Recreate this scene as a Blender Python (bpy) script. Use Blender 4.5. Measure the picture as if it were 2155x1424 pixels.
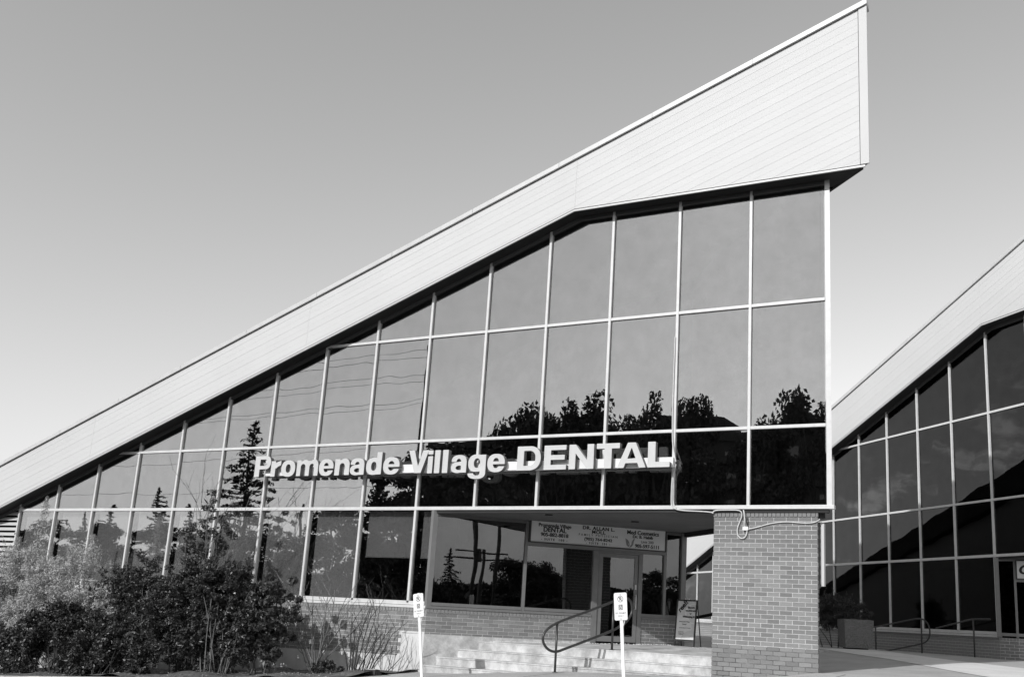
import bpy, bmesh, math, random
import numpy as np
from mathutils import Vector, Matrix

for o in list(bpy.data.objects):
    bpy.data.objects.remove(o)
SC = bpy.context.scene
COL = SC.collection
R2 = math.sqrt(2.0)

# ------------------------------------------------------------------ camera
YAW, PITCH, ROLL = math.radians(-26.5), math.radians(12.503), math.radians(2.899)
fw = Vector((math.sin(YAW) * math.cos(PITCH), math.cos(YAW) * math.cos(PITCH), math.sin(PITCH)))
rt = Vector((math.cos(YAW), -math.sin(YAW), 0))
up = rt.cross(fw)
r2 = rt * math.cos(ROLL) + up * math.sin(ROLL)
u2 = up * math.cos(ROLL) - rt * math.sin(ROLL)
cd = bpy.data.cameras.new('camera')
cam = bpy.data.objects.new('camera', cd)
COL.objects.link(cam)
cam.matrix_world = Matrix(((r2.x, u2.x, -fw.x, 3.566), (r2.y, u2.y, -fw.y, -17.689), (r2.z, u2.z, -fw.z, 0.559), (0, 0, 0, 1)))
cd.sensor_width = 36
cd.lens = 2017.83 / 2155 * 36
cd.shift_x = -0.0630
cd.shift_y = 0.0626
cd.clip_start = 0.1
cd.clip_end = 6000
SC.camera = cam

# ------------------------------------------------------------------ world and sun
SUN = Vector((-0.26, -1.0, 0.645)).normalized()          # towards the sun
EL = math.asin(SUN.z)
AZ = math.atan2(SUN.x, SUN.y)
W = bpy.data.worlds.new('World')
SC.world = W
W.use_nodes = True
wn, wl = W.node_tree.nodes, W.node_tree.links
bg = wn['Background']
sky = wn.new('ShaderNodeTexSky')
sky.sky_type = 'NISHITA'
sky.sun_disc = False
sky.sun_elevation = EL
sky.sun_rotation = AZ
sky.altitude = 200
sky.air_density = 2.2
sky.dust_density = 0.3
sky.ozone_density = 2.0
# black-and-white film: the daylight sky reduced to its luminance
sepc = wn.new('ShaderNodeRGBToBW')
wl.new(sky.outputs[0], sepc.inputs[0])
# a few small fair-weather clouds low over the left-hand horizon, mirrored in the rear office glass
def wnode(t, **kw):
    q = wn.new(t)
    for k_, v_ in kw.items(): setattr(q, k_, v_)
    return q
tcw = wnode('ShaderNodeTexCoord'); sx_ = wnode('ShaderNodeSeparateXYZ'); wl.new(tcw.outputs['Generated'], sx_.inputs[0])
mpw = wnode('ShaderNodeMapping'); mpw.inputs['Scale'].default_value = (9, 9, 24); wl.new(tcw.outputs['Generated'], mpw.inputs['Vector'])
nzw = wnode('ShaderNodeTexNoise'); nzw.inputs['Scale'].default_value = 1.4; nzw.inputs['Detail'].default_value = 9; nzw.inputs['Roughness'].default_value = .62; wl.new(mpw.outputs[0], nzw.inputs['Vector'])
def mrange(src, a, b, c, d):
    q = wnode('ShaderNodeMapRange'); q.interpolation_type = 'SMOOTHSTEP'
    for i_, v_ in zip(('From Min', 'From Max', 'To Min', 'To Max'), (a, b, c, d)): q.inputs[i_].default_value = v_
    wl.new(src, q.inputs['Value']); return q.outputs[0]
def mulw(a, b):
    q = wnode('ShaderNodeMath', operation='MULTIPLY'); wl.new(a, q.inputs[0]); wl.new(b, q.inputs[1]); return q.outputs[0]
cl_ = mulw(mulw(mrange(nzw.outputs['Fac'], .52, .68, 0, 1), mrange(sx_.outputs['X'], -.90, -.97, 0, 1)), mulw(mrange(sx_.outputs['Z'], .0, .05, 0, 1), mrange(sx_.outputs['Z'], .30, .14, 0, 1)))
addw = wnode('ShaderNodeMath', operation='MULTIPLY_ADD'); addw.inputs[1].default_value = 6.0
wl.new(cl_, addw.inputs[0]); wl.new(sepc.outputs[0], addw.inputs[2])
wl.new(addw.outputs[0], bg.inputs['Color'])
bg.inputs['Strength'].default_value = 0.112
sd = bpy.data.lights.new('sun', 'SUN')
sd.energy = 2.2
sd.angle = math.radians(0.5)
sd.color = (1, 1, 1)
so = bpy.data.objects.new('sun', sd)
COL.objects.link(so)
so.rotation_euler = (-SUN).to_track_quat('-Z', 'Y').to_euler()
SC.view_settings.view_transform = 'Standard'
SC.view_settings.look = 'None'
SC.view_settings.gamma = 1
SC.view_settings.use_curve_mapping = False
SC.view_settings.exposure = 0.45

# ------------------------------------------------------------------ helpers
def tag(o, label=None, cat=None, group=None, kind=None):
    if label: o['label'] = label
    if cat: o['category'] = cat
    if group: o['group'] = group
    if kind: o['kind'] = kind
    return o

def thing(name, label, cat, loc=(0, 0, 0), rz=0.0, group=None):
    o = bpy.data.objects.new(name, None)
    o.empty_display_size = 0.3
    COL.objects.link(o)
    o.location = loc
    o.rotation_euler = (0, 0, rz)
    return tag(o, label, cat, group)

def link(name, me, parent=None, loc=(0, 0, 0), rz=0.0):
    o = bpy.data.objects.new(name, me)
    COL.objects.link(o)
    o.location = loc
    o.rotation_euler = (0, 0, rz)
    if parent: o.parent = parent
    return o

class MB:
    def __init__(s):
        s.v, s.f, s.mi = [], [], []
    def add(s, vs, fs, m=0):
        n = len(s.v)
        s.v += [tuple(p) for p in vs]
        s.f += [tuple(i + n for i in f) for f in fs]
        s.mi += [m] * len(fs)
        return s
    def box(s, a, b, m=0):
        x0, y0, z0 = a
        x1, y1, z1 = b
        return s.add([(x0, y0, z0), (x1, y0, z0), (x1, y1, z0), (x0, y1, z0), (x0, y0, z1), (x1, y0, z1), (x1, y1, z1), (x0, y1, z1)],
                     [(0, 3, 2, 1), (4, 5, 6, 7), (0, 1, 5, 4), (1, 2, 6, 5), (2, 3, 7, 6), (3, 0, 4, 7)], m)
    def prism(s, pts, y0, y1, m=0):
        """polygon pts [(x,z)] counter-clockwise seen from -y, extruded from y0 to y1; y0/y1 may be lists"""
        n = len(pts)
        a = y0 if isinstance(y0, (list, tuple)) else [y0] * n
        b = y1 if isinstance(y1, (list, tuple)) else [y1] * n
        vs = [(p[0], a[i], p[1]) for i, p in enumerate(pts)] + [(p[0], b[i], p[1]) for i, p in enumerate(pts)]
        fs = [tuple(range(n)), tuple(range(2 * n - 1, n - 1, -1))]
        fs += [((i + 1) % n, i, i + n, (i + 1) % n + n) for i in range(n)]
        return s.add(vs, fs, m)
    def hull(s, bot, top, m=0):
        n = len(bot)
        fs = [tuple(range(n - 1, -1, -1)), tuple(range(n, 2 * n))]
        fs += [(i, (i + 1) % n, (i + 1) % n + n, i + n) for i in range(n)]
        return s.add(list(bot) + list(top), fs, m)
    def tube(s, pts, r, seg=8, m=0, closed=False):
        pts = [Vector(p) for p in pts]
        rs = r if isinstance(r, (list, tuple)) else [r] * len(pts)
        rings = []
        n = len(pts)
        u = None
        for i, p in enumerate(pts):
            if closed: d = pts[(i + 1) % n] - pts[i - 1]
            else: d = pts[min(i + 1, n - 1)] - pts[max(i - 1, 0)]
            d = d.normalized() if d.length > 1e-9 else Vector((0, 0, 1))
            if u is None:
                u = d.orthogonal().normalized()
            else:
                u = (u - d * u.dot(d))
                u = u.normalized() if u.length > 1e-6 else d.orthogonal().normalized()
            w = d.cross(u)
            rings.append([p + (u * math.cos(2 * math.pi * k / seg) + w * math.sin(2 * math.pi * k / seg)) * rs[i] for k in range(seg)])
        vs = [q for rg in rings for q in rg]
        fs = []
        for i in range(n if closed else n - 1):
            j = (i + 1) % n
            for k in range(seg):
                k2 = (k + 1) % seg
                fs.append((i * seg + k, i * seg + k2, j * seg + k2, j * seg + k))
        if not closed:
            fs.append(tuple(range(seg - 1, -1, -1)))
            fs.append(tuple((n - 1) * seg + k for k in range(seg)))
        return s.add(vs, fs, m)
    def mesh(s, name, mats, smooth=False):
        me = bpy.data.meshes.new(name)
        me.from_pydata(s.v, [], s.f)
        for m in (mats if isinstance(mats, (list, tuple)) else [mats]): me.materials.append(m)
        if any(s.mi): me.polygons.foreach_set('material_index', s.mi)
        if smooth: me.polygons.foreach_set('use_smooth', [True] * len(me.polygons))
        me.update()
        return me
    def build(s, name, mats, parent=None, loc=(0, 0, 0), rz=0.0, smooth=False):
        return link(name, s.mesh(name, mats, smooth), parent, loc, rz)

def box(name, a, b, mat, parent=None, loc=(0, 0, 0), rz=0.0, bev=0.0):
    o = MB().box(a, b).build(name, mat, parent, loc, rz)
    if bev: bevel(o, bev)
    return o

def bevel(o, w, seg=2):
    bm = bmesh.new()
    bm.from_mesh(o.data)
    bmesh.ops.bevel(bm, geom=list(bm.edges), offset=w, segments=seg, profile=0.6, affect='EDGES')
    bm.to_mesh(o.data)
    bm.free()
    return o

def clip(poly, a, b, c):
    """keep the part of the polygon where a*x + b*z <= c"""
    out = []
    n = len(poly)
    for i in range(n):
        p, q = poly[i], poly[(i + 1) % n]
        dp, dq = a * p[0] + b * p[1] - c, a * q[0] + b * q[1] - c
        if dp <= 0: out.append(p)
        if (dp < 0 < dq) or (dq < 0 < dp):
            t = dp / (dp - dq)
            out.append((p[0] + (q[0] - p[0]) * t, p[1] + (q[1] - p[1]) * t))
    return out

def area(poly):
    return 0.5 * sum(poly[i][0] * poly[(i + 1) % len(poly)][1] - poly[(i + 1) % len(poly)][0] * poly[i][1] for i in range(len(poly)))

# ------------------------------------------------------------------ materials (the photograph is black and white: every colour is a grey)
def mat(name, v, rough=0.6, spec=0.5, var=0.0, scale=8.0, detail=6.0, bump=0.0, bscale=60.0, rand=0.0, metal=0.0, stain=0.0, sscale=1.2, stretch=(1, 1, 1), translucent=0.0, speck=0.0):
    m = bpy.data.materials.new(name)
    m.use_nodes = True
    n, l = m.node_tree.nodes, m.node_tree.links
    b = n['Principled BSDF']
    b.inputs['Roughness'].default_value = rough
    b.inputs['Specular IOR Level'].default_value = spec
    b.inputs['Metallic'].default_value = metal
    tc = n.new('ShaderNodeTexCoord')
    mp = n.new('ShaderNodeMapping')
    mp.inputs['Scale'].default_value = stretch
    l.new(tc.outputs['Object'], mp.inputs['Vector'])
    val = n.new('ShaderNodeValue')
    val.outputs[0].default_value = v
    cur = val.outputs[0]
    def mul(src, factor_socket):
        q = n.new('ShaderNodeMath')
        q.operation = 'MULTIPLY'
        l.new(src, q.inputs[0])
        l.new(factor_socket, q.inputs[1])
        return q.outputs[0]
    def noise(sc, lo, hi, det=6.0, rg=0.6, a=0.3, c=0.7):
        t = n.new('ShaderNodeTexNoise')
        t.inputs['Scale'].default_value = sc
        t.inputs['Detail'].default_value = det
        t.inputs['Roughness'].default_value = rg
        l.new(mp.outputs[0], t.inputs['Vector'])
        r = n.new('ShaderNodeMapRange')
        r.inputs['From Min'].default_value = a
        r.inputs['From Max'].default_value = c
        r.inputs['To Min'].default_value = lo
        r.inputs['To Max'].default_value = hi
        l.new(t.outputs['Fac'], r.inputs['Value'])
        return r.outputs[0]
    if var: cur = mul(cur, noise(scale, 1 - var, 1 + var, detail))
    if stain: cur = mul(cur, noise(sscale, 1 - stain, 1 + stain * 0.3, 8, 0.7, 0.38, 0.6))
    if speck: cur = mul(cur, noise(90, 1 - speck, 1 + speck, 2, 0.5, 0.4, 0.6))
    if rand:
        oi = n.new('ShaderNodeObjectInfo')
        r = n.new('ShaderNodeMapRange')
        r.inputs['To Min'].default_value = 1 - rand
        r.inputs['To Max'].default_value = 1 + rand
        l.new(oi.outputs['Random'], r.inputs['Value'])
        cur = mul(cur, r.outputs[0])
    cc = n.new('ShaderNodeCombineColor')
    for i in range(3): l.new(cur, cc.inputs[i])
    l.new(cc.outputs[0], b.inputs['Base Color'])
    if bump:
        t = n.new('ShaderNodeTexNoise')
        t.inputs['Scale'].default_value = bscale
        t.inputs['Detail'].default_value = 5
        l.new(mp.outputs[0], t.inputs['Vector'])
        bp = n.new('ShaderNodeBump')
        bp.inputs['Strength'].default_value = bump
        bp.inputs['Distance'].default_value = 0.01
        l.new(t.outputs['Fac'], bp.inputs['Height'])
        l.new(bp.outputs[0], b.inputs['Normal'])
    if translucent:
        tr = n.new('ShaderNodeBsdfTranslucent')
        l.new(cc.outputs[0], tr.inputs['Color'])
        mx = n.new('ShaderNodeMixShader')
        mx.inputs[0].default_value = translucent
        l.new(b.outputs[0], mx.inputs[1])
        l.new(tr.outputs[0], mx.inputs[2])
        l.new(mx.outputs[0], n['Material Output'].inputs['Surface'])
    return m

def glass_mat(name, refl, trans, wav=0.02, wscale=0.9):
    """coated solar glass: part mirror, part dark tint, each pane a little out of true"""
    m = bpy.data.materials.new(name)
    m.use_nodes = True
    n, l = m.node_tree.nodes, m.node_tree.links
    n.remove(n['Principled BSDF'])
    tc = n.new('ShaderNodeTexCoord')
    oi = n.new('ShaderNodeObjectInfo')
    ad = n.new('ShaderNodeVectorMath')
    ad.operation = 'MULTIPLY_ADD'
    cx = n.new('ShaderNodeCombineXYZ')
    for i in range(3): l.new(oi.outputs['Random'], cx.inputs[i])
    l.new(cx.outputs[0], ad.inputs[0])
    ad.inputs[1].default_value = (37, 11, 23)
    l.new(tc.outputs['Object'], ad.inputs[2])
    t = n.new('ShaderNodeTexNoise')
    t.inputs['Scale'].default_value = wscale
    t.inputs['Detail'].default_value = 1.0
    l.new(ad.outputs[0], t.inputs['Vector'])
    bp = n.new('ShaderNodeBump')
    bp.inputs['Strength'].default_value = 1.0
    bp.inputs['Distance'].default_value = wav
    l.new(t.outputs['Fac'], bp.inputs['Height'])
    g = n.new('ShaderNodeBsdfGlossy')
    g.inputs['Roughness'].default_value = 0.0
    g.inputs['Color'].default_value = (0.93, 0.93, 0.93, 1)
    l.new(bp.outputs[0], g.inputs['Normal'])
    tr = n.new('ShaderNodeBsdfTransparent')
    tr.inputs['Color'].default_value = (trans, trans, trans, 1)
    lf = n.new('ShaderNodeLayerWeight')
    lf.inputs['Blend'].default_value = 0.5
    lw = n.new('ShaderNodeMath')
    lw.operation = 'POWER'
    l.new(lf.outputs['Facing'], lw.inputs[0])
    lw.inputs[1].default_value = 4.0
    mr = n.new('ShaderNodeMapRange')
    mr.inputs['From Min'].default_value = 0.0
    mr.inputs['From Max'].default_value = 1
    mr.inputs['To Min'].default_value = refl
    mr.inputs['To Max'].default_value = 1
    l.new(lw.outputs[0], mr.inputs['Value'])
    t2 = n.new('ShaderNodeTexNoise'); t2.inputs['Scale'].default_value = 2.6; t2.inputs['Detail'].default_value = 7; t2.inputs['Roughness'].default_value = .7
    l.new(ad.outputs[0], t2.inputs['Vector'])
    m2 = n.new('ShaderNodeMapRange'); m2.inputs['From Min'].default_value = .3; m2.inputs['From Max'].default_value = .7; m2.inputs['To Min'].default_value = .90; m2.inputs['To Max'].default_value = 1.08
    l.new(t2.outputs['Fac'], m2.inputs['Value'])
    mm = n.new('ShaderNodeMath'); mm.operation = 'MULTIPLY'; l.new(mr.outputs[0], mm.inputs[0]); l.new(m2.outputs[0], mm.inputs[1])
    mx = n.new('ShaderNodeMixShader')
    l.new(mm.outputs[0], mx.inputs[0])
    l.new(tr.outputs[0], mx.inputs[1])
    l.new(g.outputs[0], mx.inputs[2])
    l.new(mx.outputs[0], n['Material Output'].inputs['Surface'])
    return m

M = {}
M['siding'] = mat('white_siding', 0.66, 0.55, 0.3, var=0.012, scale=1.2, rand=0.012, stain=0.035, sscale=0.22)
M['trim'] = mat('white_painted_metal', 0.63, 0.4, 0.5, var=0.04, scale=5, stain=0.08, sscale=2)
M['frame'] = mat('aluminium_frame', 0.72, 0.4, 0.5, var=0.04, scale=9, stain=0.08, sscale=3)
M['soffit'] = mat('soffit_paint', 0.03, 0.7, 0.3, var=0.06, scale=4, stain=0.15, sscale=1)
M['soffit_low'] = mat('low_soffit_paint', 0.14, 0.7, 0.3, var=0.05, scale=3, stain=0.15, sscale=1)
M['brick'] = mat('brick_face', 0.255, 0.85, 0.2, var=0.09, scale=30, rand=0.19, bump=0.5, bscale=160, speck=0.05)
M['mortar'] = mat('mortar', 0.66, 0.95, 0.1, var=0.10, scale=20, bump=0.3, bscale=200)
M['mortar_worn'] = mat('worn_mortar', 0.17, 0.95, 0.1, var=0.9, scale=5, bump=0.6, bscale=120)
M['concrete'] = mat('cast_concrete', 0.60, 0.9, 0.2, var=0.12, scale=7, stain=0.34, sscale=2.2, bump=0.35, bscale=90, speck=0.05)
M['concrete_white'] = mat('parged_concrete', 0.72, 0.9, 0.2, var=0.05, scale=5, stain=0.14, sscale=1.3, bump=0.3, bscale=70)
M['pave'] = mat('paving_concrete', 0.48, 0.9, 0.2, var=0.06, scale=4, stain=0.14, sscale=0.8, bump=0.3, bscale=120, speck=0.06)
M['pave_light'] = mat('light_concrete_walk', 0.78, 0.9, 0.2, var=0.05, scale=4, stain=0.12, sscale=0.7, bump=0.3, bscale=120, speck=0.05)
M['asphalt'] = mat('asphalt', 0.06, 0.9, 0.3, var=0.12, scale=3, stain=0.2, sscale=0.3, bump=0.5, bscale=140, speck=0.2)
M['soil'] = mat('bed_soil', 0.16, 0.95, 0.1, var=0.45, scale=14, bump=1.0, bscale=40, stain=0.4, sscale=3)
M['earth'] = mat('far_ground', 0.07, 0.95, 0.1, var=0.3, scale=0.2)
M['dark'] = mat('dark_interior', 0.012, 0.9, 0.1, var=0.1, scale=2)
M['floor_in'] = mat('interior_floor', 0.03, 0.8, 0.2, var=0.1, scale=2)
M['blind'] = mat('roller_blind', 0.80, 0.8, 0.2, var=0.04, scale=3, rand=0.08)
M['rail'] = mat('dark_painted_steel', 0.055, 0.35, 0.5, var=0.15, scale=20, stain=0.2, sscale=6)
M['black'] = mat('black_plastic', 0.02, 0.35, 0.5, var=0.1, scale=20)
M['ink'] = mat('black_print', 0.025, 0.6, 0.3)
M['ink_grey'] = mat('grey_print', 0.25, 0.6, 0.3)
M['ink_mid'] = mat('mid_grey_print', 0.06, 0.6, 0.3)
M['sign_face'] = mat('sign_board_face', 0.72, 0.4, 0.4, var=0.03, scale=3)
M['white_sign'] = mat('white_reflective_sheet', 0.92, 0.45, 0.4, var=0.02, scale=8)
M['letter_face'] = mat('letter_face_acrylic', 0.66, 0.35, 0.5, var=0.03, scale=5, stain=0.06, sscale=4)
M['letter_side'] = mat('letter_return_metal', 0.16, 0.5, 0.5, var=0.1, scale=8)
M['cable'] = mat('cable_sheath', 0.66, 0.5, 0.4, var=0.1, scale=20)
M['poster'] = mat('poster_paper', 0.78, 0.5, 0.4, var=0.04, scale=3)
M['poster_light'] = mat('poster_light_shape', 0.90, 0.5, 0.4, var=0.05, scale=4)
M['aggregate'] = mat('exposed_aggregate', 0.22, 0.95, 0.1, var=0.5, scale=45, bump=1.0, bscale=55, speck=0.3)
M['leaf_dark'] = mat('dark_leaf', 0.060, 0.42, 0.5, var=0.5, scale=6, translucent=0.06)
M['leaf_mid'] = mat('mid_leaf', 0.10, 0.45, 0.5, var=0.4, scale=3, translucent=0.15)
M['leaf_light'] = mat('silvery_feathery_leaf', 0.50, 0.6, 0.3, var=0.3, scale=3, translucent=0.15)
M['stem_dark'] = mat('dark_stem', 0.07, 0.8, 0.2, var=0.3, scale=30)
M['stem_pale'] = mat('pale_stem', 0.20, 0.8, 0.2, var=0.4, scale=30)
M['bark'] = mat('tree_bark', 0.08, 0.9, 0.1, var=0.3, scale=8)
M['tree_leaf'] = mat('tree_leaf', 0.055, 0.7, 0.2, var=0.3, scale=1)
M['needles'] = mat('conifer_needles', 0.045, 0.7, 0.2, var=0.3, scale=1)
M['block_wall'] = mat('apartment_brick', 0.05, 0.9, 0.1, var=0.15, scale=0.5)
M['block_glass'] = mat('apartment_glass', 0.10, 0.2, 0.5, rand=0.5)
M['head_frame_shaded'] = mat('shaded_head_metal', 0.12, 0.4, 0.5, var=0.05, scale=9)  # head frame metal, the overhang's shadow put into its colour
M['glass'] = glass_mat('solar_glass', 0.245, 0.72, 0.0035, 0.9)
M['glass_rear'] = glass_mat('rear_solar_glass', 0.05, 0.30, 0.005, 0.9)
M['glass_low'] = glass_mat('entrance_glass', 0.13, 0.55, 0.004, 0.9)
M['litter'] = mat('dry_litter', 0.42, 0.9, 0.1, rand=0.2, var=0.3, scale=20)

# ------------------------------------------------------------------ ground levels
GX = [-60, -25, -10, -8.6, -7.6, -5.3, -2.2, -0.9, -0.2, 3, 10, 60]
GZ = [-2.0, -1.80, -0.85, -0.77, -0.73, -0.53, -0.44, -0.32, -0.205, -0.14, -0.12, -0.12]
def sm(t):
    t = min(1, max(0, t))
    return t * t * (3 - 2 * t)
def gz(x, y):
    g = float(np.interp(x, GX, GZ))
    if y > 0:
        t = sm(y / 7.0)
        g = g * (1 - t) + (-0.05 + 0.05 * min(1, max(0, (y - 7) / 5))) * t
    else:
        g += 0.02 * max(y, -3.35)
    return g
def lz(x, y):
    zk = gz(x, -3.3) - 0.14
    zt = -1.05 + 0.025 * max(-25, min(x, 0))
    t = sm((-3.4 - y) / 14)
    return zk * (1 - t) + zt * t

def sheet(name, x0, x1, y0, y1, nx, ny, f, m, dz=0.0, kind='structure', inside=None):
    xs, ys = np.linspace(x0, x1, nx + 1), np.linspace(y0, y1, ny + 1)
    vs = [(x, y, f(x, y) + dz) for y in ys for x in xs]
    fs = [(j * (nx + 1) + i, j * (nx + 1) + i + 1, (j + 1) * (nx + 1) + i + 1, (j + 1) * (nx + 1) + i) for j in range(ny) for i in range(nx)]
    if inside: fs = [q for q in fs if inside(sum(vs[k][0] for k in q) / 4, sum(vs[k][1] for k in q) / 4)]
    o = MB().add(vs, fs).build(name, m, smooth=True)
    return tag(o, kind=kind)

far = MB().add([(-3000, -3000, -2.6), (3000, -3000, -2.6), (3000, 3000, -2.6), (-3000, 3000, -2.6)], [(0, 1, 2, 3)]).build('ground', M['earth'])
tag(far, kind='structure')
sheet('parking_lot', -140, 90, -150, -3.53, 115, 73, lz, M['asphalt'])
sheet('sidewalk', -8.72, 45, -3.38, 0.0, 108, 7, gz, M['pave'])
sheet('plaza_paving', -1.9, 45, 0.0, 40, 94, 80, gz, M['pave'])
sheet('rear_ground', -40, -1.9, 9.0, 60, 40, 50, gz, M['pave'])
sheet('planting_bed', -30, -8.72, -3.38, 0.35, 107, 19, lambda x, y: gz(x, y) + 0.03 + 0.05 * math.sin(x * 2.1 + y) * math.sin(y * 1.7 + x * .6) + 0.02 * math.sin(x * 9 + y * 5), M['soil'])
# walkway band crossing the plaza (its two edges as they run in the photograph)
bandv, bandf = [], []
A_ = [(-2.6, 10.9), (-0.54, 7.07), (0.655, 4.95), (2.29, 1.75), (3.6, -0.9), (4.8, -3.3)]
B_ = [(-1.3, 12.6), (-0.28, 10.87), (1.42, 7.6), (2.94, 5.4), (5.2, 2.4), (8.5, -3.3)]
for i in range(len(A_) - 1):
    for k in range(6):
        for j in range(9):
            def pt(a, b):
                t, u = (i + a / 6), b / 8
                k0 = min(int(t), len(A_) - 2); q = t - k0
                pa = (A_[k0][0] * (1 - q) + A_[k0 + 1][0] * q, A_[k0][1] * (1 - q) + A_[k0 + 1][1] * q)
                pb = (B_[k0][0] * (1 - q) + B_[k0 + 1][0] * q, B_[k0][1] * (1 - q) + B_[k0 + 1][1] * q)
                x, y = pa[0] * (1 - u) + pb[0] * u, pa[1] * (1 - u) + pb[1] * u
                return (x, y, gz(x, y) + 0.008)
            if j < 8:
                n0 = len(bandv)
                bandv += [pt(k, j), pt(k, j + 1), pt(k + 1, j + 1), pt(k + 1, j)]
                bandf.append((n0, n0 + 1, n0 + 2, n0 + 3))
tag(MB().add(bandv, bandf).build('walkway_band', M['pave_light'], smooth=True), kind='structure')
# kerb: individual stones along the bed and the walk
kerb = tag(MB().box((-30, -3.52, -3.2), (45, -3.40, -2.9)).build('kerb', M['concrete']), kind='structure')
x = -30.0
while x < 30:
    L = 1.8
    mb = MB()
    za, zb = gz(x, -3.4) + 0.03, gz(x + L, -3.4) + 0.03
    mb.add([(x + .006, -3.54, za - .5), (x + L - .006, -3.54, zb - .5), (x + L - .006, -3.37, zb - .5), (x + .006, -3.37, za - .5),
            (x + .006, -3.52, za), (x + L - .006, -3.52, zb), (x + L - .006, -3.37, zb), (x + .006, -3.37, za)],
           [(0, 3, 2, 1), (4, 5, 6, 7), (0, 1, 5, 4), (1, 2, 6, 5), (2, 3, 7, 6), (3, 0, 4, 7)])
    o = mb.build('kerb_stone', M['concrete'], kerb)
    bevel(o, 0.012)
    x += L
# expansion joints of the sidewalk, cut as thin dark recess strips
jt = MB()
def joint(p, q, w=0.008):
    n = 14
    d = Vector((q[0] - p[0], q[1] - p[1])).normalized()
    s = Vector((-d.y, d.x)) * w
    for k in range(n):
        a = (p[0] + (q[0] - p[0]) * k / n, p[1] + (q[1] - p[1]) * k / n)
        b = (p[0] + (q[0] - p[0]) * (k + 1) / n, p[1] + (q[1] - p[1]) * (k + 1) / n)
        jt.add([(a[0] - s.x, a[1] - s.y, gz(*a) + .004), (b[0] - s.x, b[1] - s.y, gz(*b) + .004), (b[0] + s.x, b[1] + s.y, gz(*b) + .004), (a[0] + s.x, a[1] + s.y, gz(*a) + .004)], [(0, 1, 2, 3)])
for xx in (-6.9, -5.1, -3.3, -1.5, 0.3, 2.1, 3.9):
    joint((xx, -3.3), (xx, -0.25))
joint((-8.6, -1.7), (4, -1.7))
for yy in (2.2, 4.6): joint((-0.15, yy), (12, yy))
tag(jt.build('paving_joints', M['mortar_worn']), kind='structure')

# ------------------------------------------------------------------ bricks
CO, PI_, BL, BH = 0.0812, 0.2335, 0.2230, 0.0712
def brick_mesh(L, Hh=BH, D=0.09, name='brick'):
    mb = MB()
    c = 0.003
    # face chamfered on the four front edges; local x along the wall, face towards -y
    mb.add([(0, D, 0), (L, D, 0), (L, D, Hh), (0, D, Hh), (0, c, 0), (L, c, 0), (L, c, Hh), (0, c, Hh), (c, 0, c), (L - c, 0, c), (L - c, 0, Hh - c), (c, 0, Hh - c)],
           [(8, 9, 10, 11), (4, 5, 9, 8), (5, 6, 10, 9), (6, 7, 11, 10), (7, 4, 8, 11), (0, 1, 5, 4), (1, 2, 6, 5), (2, 3, 7, 6), (3, 0, 4, 7)])
    return mb
BR = {}
def get_brick(L):
    k = round(L, 3)
    if k not in BR: BR[k] = brick_mesh(k).mesh('brick', M['brick'])
    return BR[k]

def wall_bricks(parent, org, ang, length, z0, ztop, as_parts=True, budget=None, seed=1, skip=None):
    """running-bond bricks on a wall plane through org (x,y) heading ang; counted down from ztop"""
    rnd = random.Random(seed)
    d = Vector((math.cos(ang), math.sin(ang)))
    nrm = Vector((d.y, -d.x))
    st = MB()
    n = 0
    rows = []
    z = ztop - CO
    r = 0
    while z > z0 - CO * 0.99:
        rows.append((r, z)); z -= CO; r += 1
    if budget: rows = rows[::-1]
    for r, z in rows:
        s = 0.0 if r % 2 == 0 else -PI_ / 2
        while s < length - 0.02:
            a, b = max(s, 0), min(s + BL, length)
            if b - a > 0.03 and not (skip and skip((a + b) / 2, z)):
                push = rnd.uniform(-0.0015, 0.002)
                p = (org[0] + d.x * a + nrm.x * push, org[1] + d.y * a + nrm.y * push, z + (CO - BH) / 2)
                if as_parts and (budget is None or n < budget):
                    o = link('brick', get_brick(b - a), parent, p, ang)
                    n += 1
                else:
                    src = brick_mesh(b - a)
                    ca, sa = math.cos(ang), math.sin(ang)
                    st.add([(p[0] + v[0] * ca - v[1] * sa, p[1] + v[0] * sa + v[1] * ca, p[2] + v[2]) for v in src.v], src.f)
            s += PI_
    if st.v:
        o = st.build('brickwork', M['brick'], parent)
        o['kind'] = 'stuff'
    return n

def rowlocks(parent, org, ang, length, z0, h=0.072, proud=0.014):
    st = MB()
    d = Vector((math.cos(ang), math.sin(ang))); nrm = Vector((d.y, -d.x))
    s = 0.0
    rnd = random.Random(5)
    while s < length - 0.03:
        w = min(0.0712, length - s)
        pu = proud + rnd.uniform(-.001, .001)
        c0 = Vector((org[0], org[1])) + d * s + nrm * pu
        pts = [c0, c0 + d * w, c0 + d * w - nrm * 0.09, c0 - nrm * 0.09]
        st.hull([(p.x, p.y, z0) for p in pts], [(p.x, p.y, z0 + h) for p in pts])
        s += CO
    o = st.build('rowlock_course', M['brick'], parent)
    o['kind'] = 'stuff'

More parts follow.
